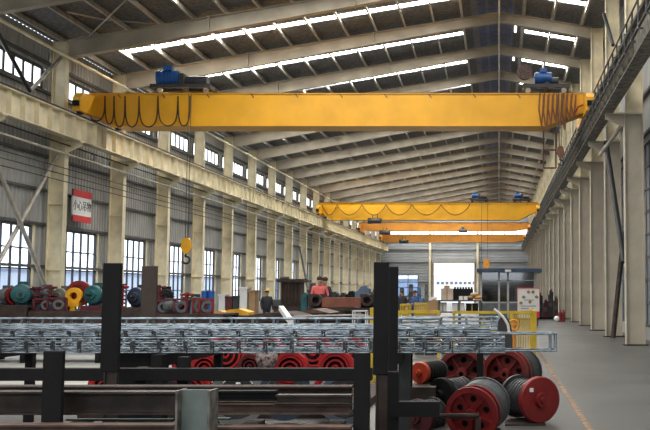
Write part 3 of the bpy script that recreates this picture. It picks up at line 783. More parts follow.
# plinths under right wheels
for (a, b_, y0, y1, z1, lab) in ((505, 545, 12.95, 14.2, PZ(400, 13.1)-.30, 'grey steel plate under the front right drum'),
                            (440, 500, 11.7, 12.8, PZ(413, 12.2)-.33, 'steel skid under the lowest red wheel'),
                            (440, 532, 14.8, 16.2, PZ(374, 15.2)-.375, 'timber skid under the two holed red wheels'),
                            (410, 436, 13.2, 14.3, PZ(373, 13.7)-.145, 'rusty stand under the small orange drum')):
    x0, x1 = PX(a, y0), PX(b_, y0)
    if z1 < .02: z1 = .02
    tag(MB().box(x0, x1, y0, y1, 0, z1).build('steel_skid', MILL, None), lab, 'skid', 'skids under wheels')
# the wheels seen under the cages in the middle: (px, py, R)
REDB = mat('bright_red_paint', (.42, .012, .014), .45)
mid = [(186, 363, .19, REDB, 15.0, 'small red wheel under the cages right of the black bin'),
       (227, 354, .33, REDB, 16.8, 'large red wheel under the cages, left of middle'),
       (206, 368, .22, REDB, 14.9, 'red wheel peeking over the black rail above the pale post'),
       (251, 366, .19, REDD, 15.4, 'small dull red wheel behind the black rail'),
       (272, 352, .24, REDB, 16.8, 'red wheel half behind a plastic wrapped bundle'),
       (291, 369, .26, REDB, 14.9, 'red ringed wheel in the middle above the black rail'),
       (314, 352, .31, REDB, 16.8, 'red wheel pressed against the cages above the rail'),
       (336, 368, .27, REDB, 14.9, 'ringed red wheel left of the short middle post'),
       (350, 353, .28, REDB, 16.8, 'red wheel partly hidden by the short middle post'),
       (192, 388, .26, REDB, 13.9, 'red wheel low behind the black rail, above pale post'),
       (330, 392, .24, REDB, 13.9, 'red wheel below the black rail, between the grey coils'),
       (110, 388, .30, REDB, 14.5, 'red wheel showing as a wedge below the rail at left')]
for px, py, R, M, Y, lab in mid:
    root = wheel(px, py, Y, R, lab, yaw=0, w=.16, M=M, holes=0)
    p = P(px, py, Y)
    for rr in (.40, .66): MB().lathe(p, (0,-1,0), [(.07,rr*R),(.11,rr*R),(.11,(rr+.1)*R),(.03,(rr+.1)*R),(.03,rr*R)], 36).build('ring', M, root)
    MB().lathe(p, (0,-1,0), [(.06,.30*R),(.06,.8*R),(.05,.8*R)], 36).build('web_plate', BLACK, root)
    p = P(px, py, Y); zb_ = p.z-R
    if zb_ > .15:
        q = thing('wheel_stand', 'rusty stand carrying the ' + lab.split(' ', 1)[0] + ' red wheel, ' + ' '.join(lab.split()[-4:]), 'stand', (p.x, Y, .12), 'stands under the raised red wheels')
        MB().box(p.x-.14, p.x+.14, Y-.12, Y+.12, zb_-.03, zb_).build('top_plate', RUST, q)
        for sx_ in (-1, 1): MB().box(p.x+sx_*.11-.02, p.x+sx_*.11+.02, Y-.1, Y+.1, .12, zb_-.03).build('leg', RUST, q)
tag(MB().box(PX(90, 14), PX(362, 14), 13.7, 17.5, 0, .12).build('timber_skid', RUST, None), 'low dark skid under the row of red wheels', 'skid', 'skids under wheels')
def roll(px, py, Y, R, L, M, lab, tilt=25):
    p = P(px, py, Y); a = Vector((math.cos(math.radians(tilt)), .3, math.sin(math.radians(tilt)))).normalized()
    r = thing('steel_coil', lab, 'coil', (p.x, p.y, p.z-R), 'grey coils behind the rail')
    MB().lathe(p, Vector((a.x*.3, -1, .1)), [(0,R*.75),(0,R),(-L,R),(-L,R*.75),(0,R*.75)], 36).build('ring', M, r)
    MB().lathe(p, Vector((a.x*.3, -1, .1)), [(.01,R*.55),(.01,R*.72),(-L*.9,R*.72),(-L*.9,R*.55),(.01,R*.55)], 36).build('inner_ring', DARKM, r)
roll(237, 398, 12.9, .36, .3, mat('grey_paper_wrap', (.25, .25, .235), .6), 'pale grey wrapped coil behind the black rail, left one')
roll(285, 394, 13.0, .34, .3, NAVY, 'dark blue grey coil behind the black rail, middle one')
roll(345, 398, 13.2, .34, .3, mat('blue_grey_wrap', (.10, .12, .15), .6), 'blue grey coil next to the short middle post')
roll(165, 402, 12.8, .38, .3, DARKM, 'black coil behind the black rail above the pale post')
p = P(267, 358, 14.3)
b = MB(); b.sphere((p.x, p.y, p.z), .14, 1.15, .8, 1.25, 14, 10)
b.box(p.x-.01, p.x+.01, p.y-.01, p.y+.01, p.z, tz+.2)
tag(b.build('plastic_bundle', mat('wrap_plastic', (.38, .30, .29), .3, var=.5, scale=22), None), 'pale plastic wrapped bundle hanging among the red wheels', 'bundle')

# ------------------------------------------------------------ benches at left with motors
def bench(px0, px1, Y, ytop, depth, label, M=RUST, th=.42):
    x0, x1, zt = PX(px0, Y), PX(px1, Y), PZ(ytop, Y)
    r = thing('work_bench', label, 'bench', ((x0+x1)/2, Y+depth/2, 0), 'long steel benches for machine parts')
    MB().box(x0, x1, Y, Y+depth, zt-.05, zt).box(x0, x1, Y, Y+.06, zt-th, zt-.05).box(x0, x1, Y+depth-.06, Y+depth, zt-th, zt-.05).build('top', M, r)
    n = max(2, int((x1-x0)/2)+1)
    for i in range(n):
        x = x0+.1+(x1-x0-.2)*i/(n-1)
        for y in (Y+.07, Y+depth-.17): MB().box(x-.05, x+.05, y, y+.1, 0, zt-.05).build('leg', POSTB, r)
    MB().box(x0+.05, x1-.05, Y+.2, Y+depth-.2, .25, .32).build('lower_shelf', POSTB, r)
    return x0, x1, zt
YB1 = 24.0
_, _, zA = bench(-30, 27, YB1, 305.5, 1.6, 'brown steel bench at the left edge carrying motors')
_, _, zB = bench(29, 102, YB1, 311, 1.6, 'lower dark bench with red parts between the left posts', RUST)
_, _, zC = bench(103, 141, YB1, 308, 1.6, 'short brown bench between the tall charcoal and the brown post')
_, _, zD = bench(157, 222, YB1, 314, 1.6, 'brown bench with red frames right of the brown post', RUST)

def motor(px, Y, z, R, M, label, yaw=35, L=.75):
    x = PX(px, Y); root = thing('electric_motor', label, 'motor', (x, Y, z), 'machine parts on the left benches')
    ax = Vector((math.sin(math.radians(yaw)), -math.cos(math.radians(yaw)), 0)); c_ = Vector((x, Y, z+R*1.12))
    MB().lathe(c_, ax, [(.0,0),(.0,R*.45),(-.05,R*.5),(-.07,R*.9),(-.10,R),(-.16,R),(-.17,R*.86),(-L*.85,R*.84),(-L,R*.6),(-L,0)], 28).build('housing', M, root)
    fn = MB(); up = Vector((0,0,1)); a = ax.cross(up).normalized()
    for i in range(20):
        t = 2*math.pi*i/20; d = a*math.cos(t)+up*math.sin(t); fn.bar(c_+d*R*.88-ax*.2, c_+d*R*.88-ax*(L*.8), .015, .07, d)
    fn.build('cooling_fins', M, root)
    MB().tube(c_+ax*.0, c_+ax*.16, R*.15, 12).build('shaft', MILL, root)
    MB().cbox(c_.x-ax.x*L*.5, c_.y-ax.y*L*.5, z+R*.16, R*1.5, L*.5, R*.32).build('foot', M, root)
    q = c_-ax*(L*.5)+up*R*1.0; MB().cbox(q.x, q.y, q.z, .18, .18, .12).build('terminal_box', M, root)
    return root
def redpost(px, Y, z, ytop, label, M=REDM):
    x = PX(px, Y); h = PZ(ytop, Y)-z; root = thing('screw_jack', label, 'jack', (x, Y, z), 'machine parts on the left benches')
    MB().tube((x, Y, z), (x, Y, z+h), .045, 12).build('stem', M, root)
    b = MB(); n = int(h/.09)
    for i in range(n+1): b.tube((x, Y, z+i*.09), (x, Y, z+i*.09+.04), .085 if i % 2 else .11, 12)
    b.build('collar', M, root)
    MB().tube((x-.16, Y, z+h-.05), (x+.16, Y, z+h-.05), .03, 8).build('cross_handle', M, root)
def frame(px, Y, z, w, h, label, M=REDM):
    x = PX(px, Y); root = thing('roller_stand', label, 'stand', (x, Y, z), 'machine parts on the left benches')
    b = MB()
    for s in (-1, 1): b.bar((x-w/2, Y, z+.03), (x+w/2*s*-1*-1, Y, z+.03), .05, .05) if s == 1 else b.bar((x-w/2, Y, z+h), (x+w/2, Y, z+h), .05, .05)
    for s in (-1, 1): b.bar((x+s*w/2, Y, z), (x+s*w/2, Y, z+h), .05, .05)
    b.bar((x-w/2, Y, z), (x+w/2, Y, z+h), .035, .035); b.build('bars', M, root)
    MB().lathe((x+w*.12, Y-.05, z+h*.5), (.3,-1,0), [(0,h*.22),(0,h*.42),(-.12,h*.42),(-.12,h*.22),(0,h*.22)], 24).build('wheel', GREYP, root)
    MB().lathe((x-w*.28, Y-.02, z+h*.35), (-.2,-1,0), [(0,0),(0,h*.22),(-.1,h*.22),(-.1,0)], 20).build('roller', NAVY, root)
Ym = YB1+.45
motor(6, Ym, zA, .20, GREYP, 'grey motor at the left edge on the bench', 20)
redd = wheel(0, 0, 0, .22, 'narrow red wheel between grey motor and first teal motor', yaw=60, w=.12, loc=(PX(12, Ym), Ym+.1, zA+.22))
motor(20.5, Ym-.1, zA, .245, TEAL, 'first teal motor from the left edge', 18, .8)
motor(31, Ym+.5, zA-.1, .2, mat('dark_teal', (.012, .05, .055), .5), 'dark teal motor behind the first teal one', 25)
redpost(36.5, Ym, zB, 287, 'red ribbed jack right of the first teal motor')
motor(43, Ym+.2, zB+.15, .2, GREYP, 'grey motor between the two left red jacks', 10)
redpost(50.5, Ym, zB, 285.5, 'red ribbed jack in front of the near left column')
motor(57, Ym+.2, zB+.12, .2, mat('olive_grey', (.12, .13, .10), .6), 'olive grey motor right of the second red jack', -10)
frame(45, Ym-.25, zB, .5, .28, 'low red frame in front of the grey motor')
frame(57.5, Ym-.3, zB, .45, .30, 'low red frame in front of the olive motor')
# yellow pulley with red ring
x = PX(73.5, Ym); r = thing('pulley_block', 'yellow pulley block with dark red ring behind it on the bench', 'pulley', (x, Ym, zB), 'machine parts on the left benches')
MB().lathe((x+.06, Ym+.15, zB+.42), (0,-1,0), [(0,.22),(0,.31),(-.1,.31),(-.1,.22),(0,.22)], 36).lathe((x+.06, Ym+.2, zB+.42), (0,-1,0), [(0,0),(0,.24),(-.03,.24),(-.03,0)], 36).build('red_ring', RED, r)
MB().lathe((x, Ym, zB+.36), (0,-1,0), [(0,.09),(0,.20),(-.1,.20),(-.1,.09),(0,.09)], 28).build('sheave', YEL, r)
MB().box(x-.16, x+.16, Ym-.05, Ym+.1, zB+.10, zB+.20).box(x-.06, x+.06, Ym-.04, Ym+.08, zB, zB+.12).build('bracket', YEL, r)
motor(90.5, Ym-.1, zB+.12, .235, TEAL, 'second teal motor, left of the tall charcoal post', -8, .8)
motor(98, Ym+.5, zB+.12, .22, mat('dark_teal', (.012, .05, .055), .5), 'dark teal motor half behind the tall charcoal post', -20)
tag(MB().box(PX(84, Ym), PX(104, Ym), Ym-.2, Ym+.6, zB, zB+.12).build('mounting_block', REDM, None), 'dark block under the second teal motor', 'block', 'machine parts on the left benches')
tag(MB().box(PX(28.5, Ym), PX(60, Ym), Ym+.1, Ym+.9, zB, zB+.12).build('mounting_block', RUST, None), 'dark block under the grey and olive motors', 'block', 'machine parts on the left benches')
redpost(122, Ym, zC, 285, 'bright red ribbed jack right of the tall charcoal post', RED)
motor(133.5, Ym, zC, .235, NAVY, 'dark navy motor left of the brown post', -12, .8)
redpost(159, Ym, zD, 285, 'red ribbed jack just right of the brown post', REDM)
motor(165.5, Ym+.4, zD+.2, .19, BLACK, 'black motor behind the red jack right of brown post', 15)
frame(163, Ym-.1, zD, .3, .32, 'small red frame at the foot of the black motor')
motor(169, Ym-.2, zD, .15, GREYP, 'small grey motor among the red frames', 15, .5)
frame(175, Ym, zD, .42, .34, 'red frame with grey wheel between the small motor and red jack', RED)
frame(181, Ym-.2, zD, .3, .34, 'narrow red frame with grey ring, left of the thin red jack')
redpost(187, Ym, zD, 292.5, 'thin red jack left of the navy cone', RED)
x = PX(192, Ym); tag(MB().lathe((x, Ym, zD), (0,0,1), [(0,.12),(.3,.03),(.3,0)], 16).build('navy_cone', NAVY, None), 'dark blue cone shaped part on the red bench', 'part', 'machine parts on the left benches')
motor(195, Ym+.2, zD+.05, .17, mat('dark_teal', (.012, .05, .055), .5), 'small dark teal motor below the left column foot', 12, .5)
frame(200, Ym-.1, zD, .3, .36, 'red frame beside the small dark teal motor', RED)
frame(206.5, Ym-.2, zD, .32, .34, 'red frame in front of the blue drums', RED)
for i, px in enumerate((204.7, 211.3)):
    x = PX(px, 30); r = thing('blue_drum', '%s of the two blue drums left of the white crates' % ('left' if i == 0 else 'right'), 'drum', (x, 30, 0), 'blue drums')
    zt = PZ(291, 30); zb_ = zt-.9
    MB().lathe((x, 30, zb_), (0,0,1), [(0,0),(0,.1),(.28,.1),(.3,.105),(.32,.1),(.58,.1),(.6,.105),(.62,.1),(.9,.1),(.9,0)], 20).build('shell', mat('drum_blue', (.01, .09, .36), .4), r)
    MB().tube((x, 30, zt), (x, 30, zt+.02), .03, 8).build('bung', WHITE, r)
tag(MB().box(PX(200, 29.7), PX(250, 29.7), 29.7, 31.2, 0, PZ(291, 30)-.9).build('concrete_plinth', CONC, None), 'low block under the two blue drums', 'plinth')

# middle: low pale wall, yellow covers, crates, rusty plates
tag(MB().box(PX(222, 52), PX(300, 52), 52, 52.4, 0, PZ(301.5, 52)).build('partition_wall', CONC, None), 'low grey concrete partition behind the dark-clothed worker', 'partition')
_, _, zE = bench(212, 262, 26, 315.5, 1.8, 'dark bench with yellow covers left of the worker')
for i, (px, py, w, lab) in enumerate(((218.5, 310.5, .62, 'left yellow hood cover on the dark bench'), (238, 308.5, .7, 'right yellow hood cover on the dark bench'))):
    x = PX(px, 26.6); h = PZ(py, 26.6)-zE
    tag(MB().prism([(x-w/2, zE), (x-w*.3, zE+h*.8), (x+w*.1, zE+h), (x+w/2, zE+h*.45), (x+w/2, zE)], 26.4, 27.0).build('yellow_cover', mat('cover_yellow', (.8, .42, .02), .5), None), lab, 'cover', 'yellow covers')
for px, w, h, M, lab in ((222, .24, .5, WHITE, 'white sack like crate right of the blue drums'), (229, .24, .38, mat('dark_maroon_metal', (.1, .02, .02), .6), 'dark maroon crate in front of the white crates'),
                  (236, .24, .42, DARKM, 'dark metal crate beside the maroon one'), (243.5, .28, .85, WHITE, 'tall white crate left of the worker'), (252, .24, .7, CARD, 'brown box right of the tall white crate')):
    x = PX(px, 38); z = 0
    r = thing('storage_crate', lab, 'crate', (x, 38, 0), 'crates behind the yellow covers'); zt = PZ(304, 38)
    MB().box(x-w/2, x+w/2, 38, 38.6, .12, zt+h*.75).build('body', M, r)
    MB().box(x-w/2-.03, x+w/2+.03, 37.97, 38.63, zt+h*.75-.06, zt+h*.75).build('rim', M, r)
    MB().box(x-w/2, x-w/2+.1, 38, 38.6, 0, .12).box(x+w/2-.1, x+w/2, 38, 38.6, 0, .12).build('runner', RUST, r)
for i, (a, b_, y, yt, M, lab) in enumerate(((238, 300, 22, 312, RUST, 'dark rusty plate stack in front of the worker'), (258, 372, 20.5, 315.5, MILL, 'long grey brown plates lying behind the cages, middle'),
                                        (285, 330, 24, 309, RUSTL, 'reddish brown plate stack right of the white rod'))):
    x0, x1, zt = PX(a, y), PX(b_, y), PZ(yt, y)
    r = thing('plate_stack', lab, 'plates', ((x0+x1)/2, y, 0), 'steel plate stacks')
    MB().prism([(x0, zt-.12), (x0+.5, zt-.03), (x1-.4, zt), (x1, zt-.1)], y, y+1.6).build('plate', M, r)
    MB().box(x0+.1, x1-.1, y+.05, y+1.5, zt-.3, zt-.12).build('lower_plates', RUST, r)
    for x in (x0+.3, x1-.3): MB().box(x-.08, x+.08, y+.1, y+1.4, 0, zt-.3).build('bearer', POSTB, r)
tag(MB().bar(P(281, 308, 19.5), P(291, 321.5, 18.8), .09, .09).bar(P(291, 321.5, 18.8), P(291, 321.5, 18.8)-Vector((-.2, 0, P(291, 321.5, 18.8).z)), .09, .09).build('white_rod', WHITE, None), 'slanted white bar leaning behind the cages left of middle', 'bar')

# rusty ribbed machine
Y = 46; x = PX(291, Y); zb_, zt = PZ(306, Y), PZ(279, Y)
r = thing('ribbed_machine', 'rusty ribbed gearbox machine standing right of the dark-clothed worker', 'machine', (x, Y, 0))
MB().box(x-.45, x+.45, Y, Y+.8, zb_, zt-.15).build('body', mat('rusty_dark', (.06, .04, .03), .8), r)
b = MB()
for i in range(6): b.box(x-.44+i*.165, x-.37+i*.165, Y-.08, Y, zb_+.05, zt-.15)
b.build('ribs', RUST, r)
MB().box(x-.62, x+.6, Y-.15, Y+.9, zt-.15, zt).tube((x-.6, Y+.4, zt+.02), (x-.2, Y+.4, zt+.02), .1, 12).build('cap', MILL, r)
MB().box(x-.8, x+.9, Y-.3, Y+1.1, 0, zb_).build('base', MILL, r)
MB().box(x-.9, x-.45, Y, Y+.3, zb_, zb_+.3).build('side_box', GREYP, r)

# box girder on its side with round flanged ends
Y = 31; x0, x1 = PX(310, Y), PX(374, Y); zc = PZ(300, Y)
r = thing('crane_end_beam', 'reddish brown box beam with round holed plates at both ends', 'beam', ((x0+x1)/2, Y, 0))
MB().box(PX(322, Y), PX(361, Y), Y, Y+.6, PZ(307, Y), PZ(297.5, Y)).build('box_section', mat('primer_red_brown', (.21, .07, .04), .7), r)
for px in (316, 367):
    xx = PX(px, Y); MB().lathe((xx, Y-.02, zc), (0,-1,0), [(0,.11),(0,.19),(-.25,.19),(-.25,.11),(0,.11)], 28).build('flange_ring', MILL, r)
    MB().box(xx-.25, xx+.25, Y+.25, Y+.6, PZ(309, Y), PZ(294, Y)).build('end_plate', RUST, r)
MB().box(x0-.1, x1+.1, Y-.1, Y+.8, PZ(311, Y), PZ(308, Y)).build('cradle', RUST, r)
for xx in (x0+.3, x1-.3): MB().box(xx-.1, xx+.1, Y+.1, Y+.6, 0, PZ(311, Y)).build('leg', POSTB, r)
# parts on and behind it
Y = 35
for px, w, h, M, lab in ((304, .2, .3, TEAL, 'small teal motor block left of the worker in coral'), (311, .22, .75, DARKM, 'dark upright drill head left of the worker in coral'),
                   (333, .3, .35, DARKM, 'dark machine block right of the worker in coral'), (350, .3, .38, BLACK, 'black machine block in the middle distance'), (362, .5, .62, mat('blue_grey_tarp', (.10, .14, .22), .7), 'blue grey tarpaulin covered machine'),
                   (375, .3, .6, GREYP, 'grey machine block beside the tall middle post'), (342, .2, .3, MILL, 'small grey part between two dark machine blocks')):
    x = PX(px, Y); zt = PZ(299, Y); r = thing('machine_block', lab, 'machine', (x, Y, 0), 'machines in the middle distance')
    MB().prism([(x-w/2, .1), (x+w/2, .1), (x+w/2, zt+h*.55), (x+w*.25, zt+h*.75), (x-w*.1, zt+h*.7), (x-w*.3, zt+h*.45), (x-w/2, zt+h*.4)], Y, Y+.5).build('body', M, r)
    MB().tube((x+w*.1, Y-.02, zt+h*.2), (x+w*.1, Y-.12, zt+h*.2), h*.16, 14).build('handwheel', M, r)
    MB().box(x-w/2-.05, x+w/2+.05, Y-.05, Y+.55, 0, .1).build('base', M, r)
# white stool frame
Y = 17.5; x0, x1 = PX(353, Y), PX(366, Y); zt = PZ(311, Y)
b = MB()
for x in (x0, x1):
    for y in (Y, Y+.25): b.bar((x, y, 0), (x, y, zt), .02, .02)
    b.bar((x, Y, zt), (x, Y+.25, zt), .02, .02)
for y in (Y, Y+.25): b.bar((x0, y, zt), (x1, y, zt), .02, .02)
tag(b.build('tube_frame', WHITE, None), 'thin white tube frame behind the cages near the tall posts', 'frame')
tag(MB().box(PX(370, 19), PX(375, 19), 19, 19.2, 0, PZ(308, 19)).build('yellow_bollard', YELF, None), 'yellow bollard left of the tall middle post', 'bollard')

# ------------------------------------------------------------ right middle distance
Y = 26.0
def yfence(px0, px1, Y, yt, yb, label, n=None, dense=False, depth=None):
    x0, x1, zt = PX(px0, Y), PX(px1, Y), PZ(yt, Y); zb_ = 0
    r = thing('safety_fence', label, 'fence', ((x0+x1)/2, Y, 0), 'yellow safety fences')
    MB().box(x0, x1, Y-.03, Y+.03, zt-.07, zt).box(x0, x1, Y-.02, Y+.02, .12, .17).box(x0, x1, Y-.02, Y+.02, zt*.55, zt*.55+.04).build('rail', YELF, r)
    m = max(2, int((x1-x0)/1.5)+1)
    for i in range(m): x = x0+(x1-x0)*i/(m-1); MB().box(x-.035, x+.035, Y-.035, Y+.035, 0, zt).build('post', YELF, r)
    if dense:
        b = MB(); x = x0+.06
        while x < x1: b.box(x-.013, x+.013, Y-.012, Y+.012, .15, zt-.05); x += .042
        b.build('bars', YELF, r)
    return r
yfence(399, 439, 26, 310.5, 345, 'yellow rail fence left, beside the cardboard box')
yfence(454, 512, 26, 311, 345, 'yellow rail fence in front of the shelf and booth')
yfence(511, 535, 25, 311, 345, 'dense yellow barred gate left of the open floor', dense=True)
x0 = PX(535, 25)
r = thing('safety_fence', 'yellow side fence running back from the barred gate', 'fence', (x0, 26.5, 0), 'yellow safety fences')
b = MB(); y = 25.1
zt = PZ(311, 25)
while y < 29: b.box(x0-.012, x0+.012, y-.013, y+.013, .1, zt); y += .09
b.build('bars', YELF, r); MB().box(x0-.03, x0+.03, 25.05, 29, zt-.06, zt).box(x0-.03, x0+.03, 25.05, 29, .1, .15).build('rail', YELF, r)
for i, (a, b_, yt, lab) in enumerate(((400, 409, 304, 'left yellow barred cage box by the blue worker'), (414, 427.5, 303, 'right and wider yellow barred cage box'))):
    Y = 28; x0, x1, zt = PX(a, Y), PX(b_, Y), PZ(yt, Y)
    r = thing('cage_box', lab, 'cage', ((x0+x1)/2, Y, 0), 'yellow cage boxes')
    b = MB(); x = x0
    while x <= x1: b.box(x, x+.025, Y, Y+.02, .05, zt).box(x, x+.025, Y+.5, Y+.52, .05, zt); x += .05
    b.build('bars', YELF, r)
    MB().box(x0, x1, Y, Y+.5, 0, .06).box(x0, x1, Y-.01, Y+.03, zt-.05, zt).box(x0, x1, Y+.48, Y+.53, zt-.05, zt).box(x0, x0+.03, Y, Y+.5, zt-.05, zt).box(x1-.03, x1, Y, Y+.5, zt-.05, zt).build('frame', YELF, r)
    MB().box(x0+.04, x1-.04, Y+.1, Y+.4, .06, zt*.8).build('liner', mat('liner_yellow', (.55, .36, .03), .6), r)
# cardboard bale
x = PX(432.5, 27.5)
r = thing('cardboard_bale', 'brown cardboard bale with white top left of the grey shelf', 'bale', (x, 27.5, 0))
MB().prism([(x-.13, .1), (x+.14, .1), (x+.15, PZ(301, 27.5)), (x+.05, PZ(299, 27.5)), (x-.14, PZ(302, 27.5))], 27.4, 27.8).build('bale', CARD, r)
MB().box(x-.1, x+.1, 27.42, 27.75, PZ(300.5, 27.5), PZ(297, 27.5)).build('white_wrap', WHITE, r)
MB().box(x-.16, x+.16, 27.38, 27.85, 0, .1).build('pallet', RUST, r)
# shelf table
Y = 32; x0, x1 = PX(437, Y), PX(481, Y); zt = PZ(300, Y)
r = thing('steel_shelf', 'grey steel table shelf in front of the roller door', 'shelf', ((x0+x1)/2, Y, 0))
MB().box(x0, x1, Y, Y+.8, zt-.05, zt).build('top', GREYP, r); zl = PZ(311.5, Y+.1); MB().box(x0+.04, x1-.04, Y+.04, Y+.76, zl-.04, zl).build('lower_shelf', GREYP, r)
for x in (x0+.04, (x0+x1)/2, x1-.04):
    for y in (Y+.04, Y+.76): MB().box(x-.03, x+.03, y-.03, y+.03, 0, zt-.05).build('leg', GREYP, r)
def carton(px0, px1, Y, yt, yb, M, lab, d=.35, zb=None, grp='goods on the grey shelf'):
    z0 = PZ(yb, Y) if zb is None else zb
    r = thing('carton', lab, 'carton', ((PX(px0, Y)+PX(px1, Y))/2, Y+d/2, z0), grp)
    x0, x1, z1 = PX(px0, Y), PX(px1, Y), PZ(yt, Y)
    MB().box(x0, x1, Y, Y+d, z0, z1).build('box', M, r)
    MB().box(x0, x1, Y+d*.42, Y+d*.58, z1, z1+.004).box((x0+x1)/2-.02, (x0+x1)/2+.02, Y-.004, Y, z0, z1).build('tape', CARD, r)
carton(441, 453, 32.2, 288.5, 0, mat('pale_card', (.50, .40, .33), .8), 'pale pinkish carton on the shelf in front of the door', zb=zt)
carton(444, 449.5, 32.3, 285.6, 0, CARD, 'small brown carton on top of the pale carton', zb=PZ(288.5, 32.2), d=.2)
carton(459, 467.5, 32.05, 296.2, 0, WHITE, 'low white carton in front of the black machine', zb=zt, d=.12)
carton(452, 464, 31.6, 303, 0, WHITE, 'white carton below the shelf top', zb=.70+.0, d=.3) if False else None
carton(452, 464, 32.1, 303, 0, WHITE, 'white carton on the lower shelf', zb=zl, d=.4)
carton(440, 446, 32.1, 302.5, 0, mat('pale_mint', (.5, .55, .5), .7), 'pale carton at the left of the lower shelf', zb=zl, d=.4)
carton(466, 478, 32.1, 303.5, 0, BLACK, 'black crate at the right of the lower shelf', zb=zl, d=.4)
x0, x1 = PX(453.5, 32.4), PX(473, 32.4)
r = thing('black_machine', 'black engine like machine on the grey shelf', 'machine', ((x0+x1)/2, 32.5, zt), 'goods on the grey shelf')
z1 = PZ(287, 32.4); MB().box(x0, x1, 32.25, 32.7, zt, z1-.06).build('body', BLACK, r)
b = MB()
for i in range(7): xx = x0+(x1-x0)*(i+.5)/7; b.tube((xx, 32.45, z1-.06), (xx, 32.45, z1), .035, 8)
b.build('caps', BLACK, r)
for i, (px, py, R, M) in enumerate(((471, 297.5, .09, CARD), (474.5, 294.5, .1, mat('cream_sack', (.55, .42, .25), .8)), (478, 297.5, .09, YEL2))):
    x = PX(px, 32.2); z = max(zt+R*.7, PZ(py, 32.2))
    tag(MB().sphere((x, 32.14, z), R, 1.4, .8, .7).build('cloth_sack', M, None), ['brown', 'cream', 'orange'][i]+' small sack on the right end of the shelf', 'sack', 'goods on the grey shelf')

# booth
Y = 60; x0, x1 = PX(481, Y), PX(535, Y); zr = PZ(271.5, Y); yb1 = Y+4
r = thing('control_booth', 'glazed control booth with dark blue flat roof beside right columns', 'booth', ((x0+x1)/2, Y+2, 0))
MB().box(PX(477, Y), PX(541.5, Y), Y-.5, yb1+.4, zr-.05, zr+.17).build('roof', mat('booth_roof_blue', (.03, .05, .10), .5), r)
WF = mat('booth_frame_grey', (.36, .38, .38), .5)
for x in (x0, PX(499, Y), PX(508, Y), x1):
    MB().box(x-.06, x+.06, Y, Y+.1, 0, zr-.05).build('mullion', WF, r)
MB().box(x0, x0+.1, yb1-.1, yb1, 0, zr-.05).box(x1-.1, x1, yb1-.1, yb1, 0, zr-.05).build('mullion', WF, r)
MB().box(x0, x1, Y, Y+.08, PZ(280, Y)-.05, PZ(280, Y)).box(x0, x1, Y, Y+.08, 1.0, 1.08).build('transom', WF, r)
MB().box(x0, x1, Y+.02, Y+.07, 0, 1.0).box(x0, x0+.05, Y, yb1, 0, 1.0).box(x1-.05, x1, Y, yb1, 0, 1.0).box(x0, x1, yb1-.05, yb1, 0, 1.9).build('panel', GREYP, r)
MB().box(x0, x1, Y+.03, Y+.05, 1.08, zr-.05).build('glass', DGLASS, r)
MB().box(x0, x0+.03, Y+.1, yb1-.1, 1.0, zr-.05).box(x1-.03, x1, Y+.1, yb1-.1, 1.0, zr-.05).build('side_glass', DGLASS, r)
MB().box(x0, x1, yb1-.05, yb1, 1.9, PZ(280, Y)).build('rear_glass', DGLASS, r)
MB().box(PX(505, Y), PX(511, Y), Y-.55, Y-.5, zr-.02, zr+.1).build('lamp_sign', WHITE, r, 'small white plate on the roof edge')
for px, w, h, M, lab in ((488, .8, 1.5, DARKM, 'dark cabinet inside the booth, left'), (503, .5, 1.3, NAVY, 'dark blue cabinet inside the booth'), (524, .9, 1.5, DARKM, 'dark cabinet inside the booth behind the notice board')):
    x = PX(px, Y+1.5); q = thing('booth_cabinet', lab, 'cabinet', (x, Y+1.5, 0), 'cabinets in the booth')
    MB().box(x-w/2, x+w/2, Y+1.5, Y+2, .05, h).build('body', M, q); MB().box(x-w/2, x+w/2, Y+1.47, Y+1.5, .1, h-.05).build('door', M, q)
    MB().box(x-w/2+.02, x+w/2-.02, Y+1.52, Y+1.98, 0, .05).build('plinth', BLACK, q)

# notice board
Y = 50; x0, x1, z0, z1 = PX(517.5, Y), PX(539.5, Y), PZ(318, Y), PZ(287.5, Y)
r = thing('notice_board', 'white notice board with red border and small pictures by the booth', 'sign', ((x0+x1)/2, Y, 0))
MB().box(x0, x1, Y, Y+.06, z0, z1).build('board', WHITE, r)
MB().box(x0-.02, x1+.02, Y-.02, Y+.0, z1-.05, z1).box(x0-.02, x0+.0, Y-.02, Y, z0, z1).box(x1-.01, x1+.01, Y-.02, Y, z0, z1).box(PX(534, Y), x1, Y-.02, Y, z0, z0+.33).build('red_border', REDS, r)
for px, py in ((528.5, 292), (533, 292), (523.5, 297), (536.5, 297), (530, 302), (521, 303)):
    b = MB(); b2 = MB(); p = P(px, py, Y-.02); b.add([(p.x-.10, Y-.024, p.z), (p.x, Y-.024, p.z-.09), (p.x+.10, Y-.024, p.z), (p.x, Y-.024, p.z+.09)], [(0,1,2,3)])
    b2.add([(p.x-.04, Y-.028, p.z), (p.x, Y-.028, p.z-.04), (p.x+.04, Y-.028, p.z), (p.x, Y-.028, p.z+.04)], [(0,1,2,3)])
    b2.build('picture_centre', YELF, b.build('picture', mat('picture_brown', (.16, .10, .03), .6), r))
b = MB()
for i, (py, a, b_) in enumerate(((300, 524, 534), (306, 521, 536), (308.5, 521, 533), (311, 521, 534), (313.5, 521, 530))):
    z = PZ(py, Y); b.box(PX(a, Y), PX(b_, Y), Y-.012, Y-.002, z-.02, z+.02)
b.build('text_lines', mat('text_grey', (.3, .3, .3), .6), r)
for x in (x0+.1, x1-.1): MB().box(x-.04, x+.04, Y+.06, Y+.12, 0, z1).build('leg', GREYP, r)

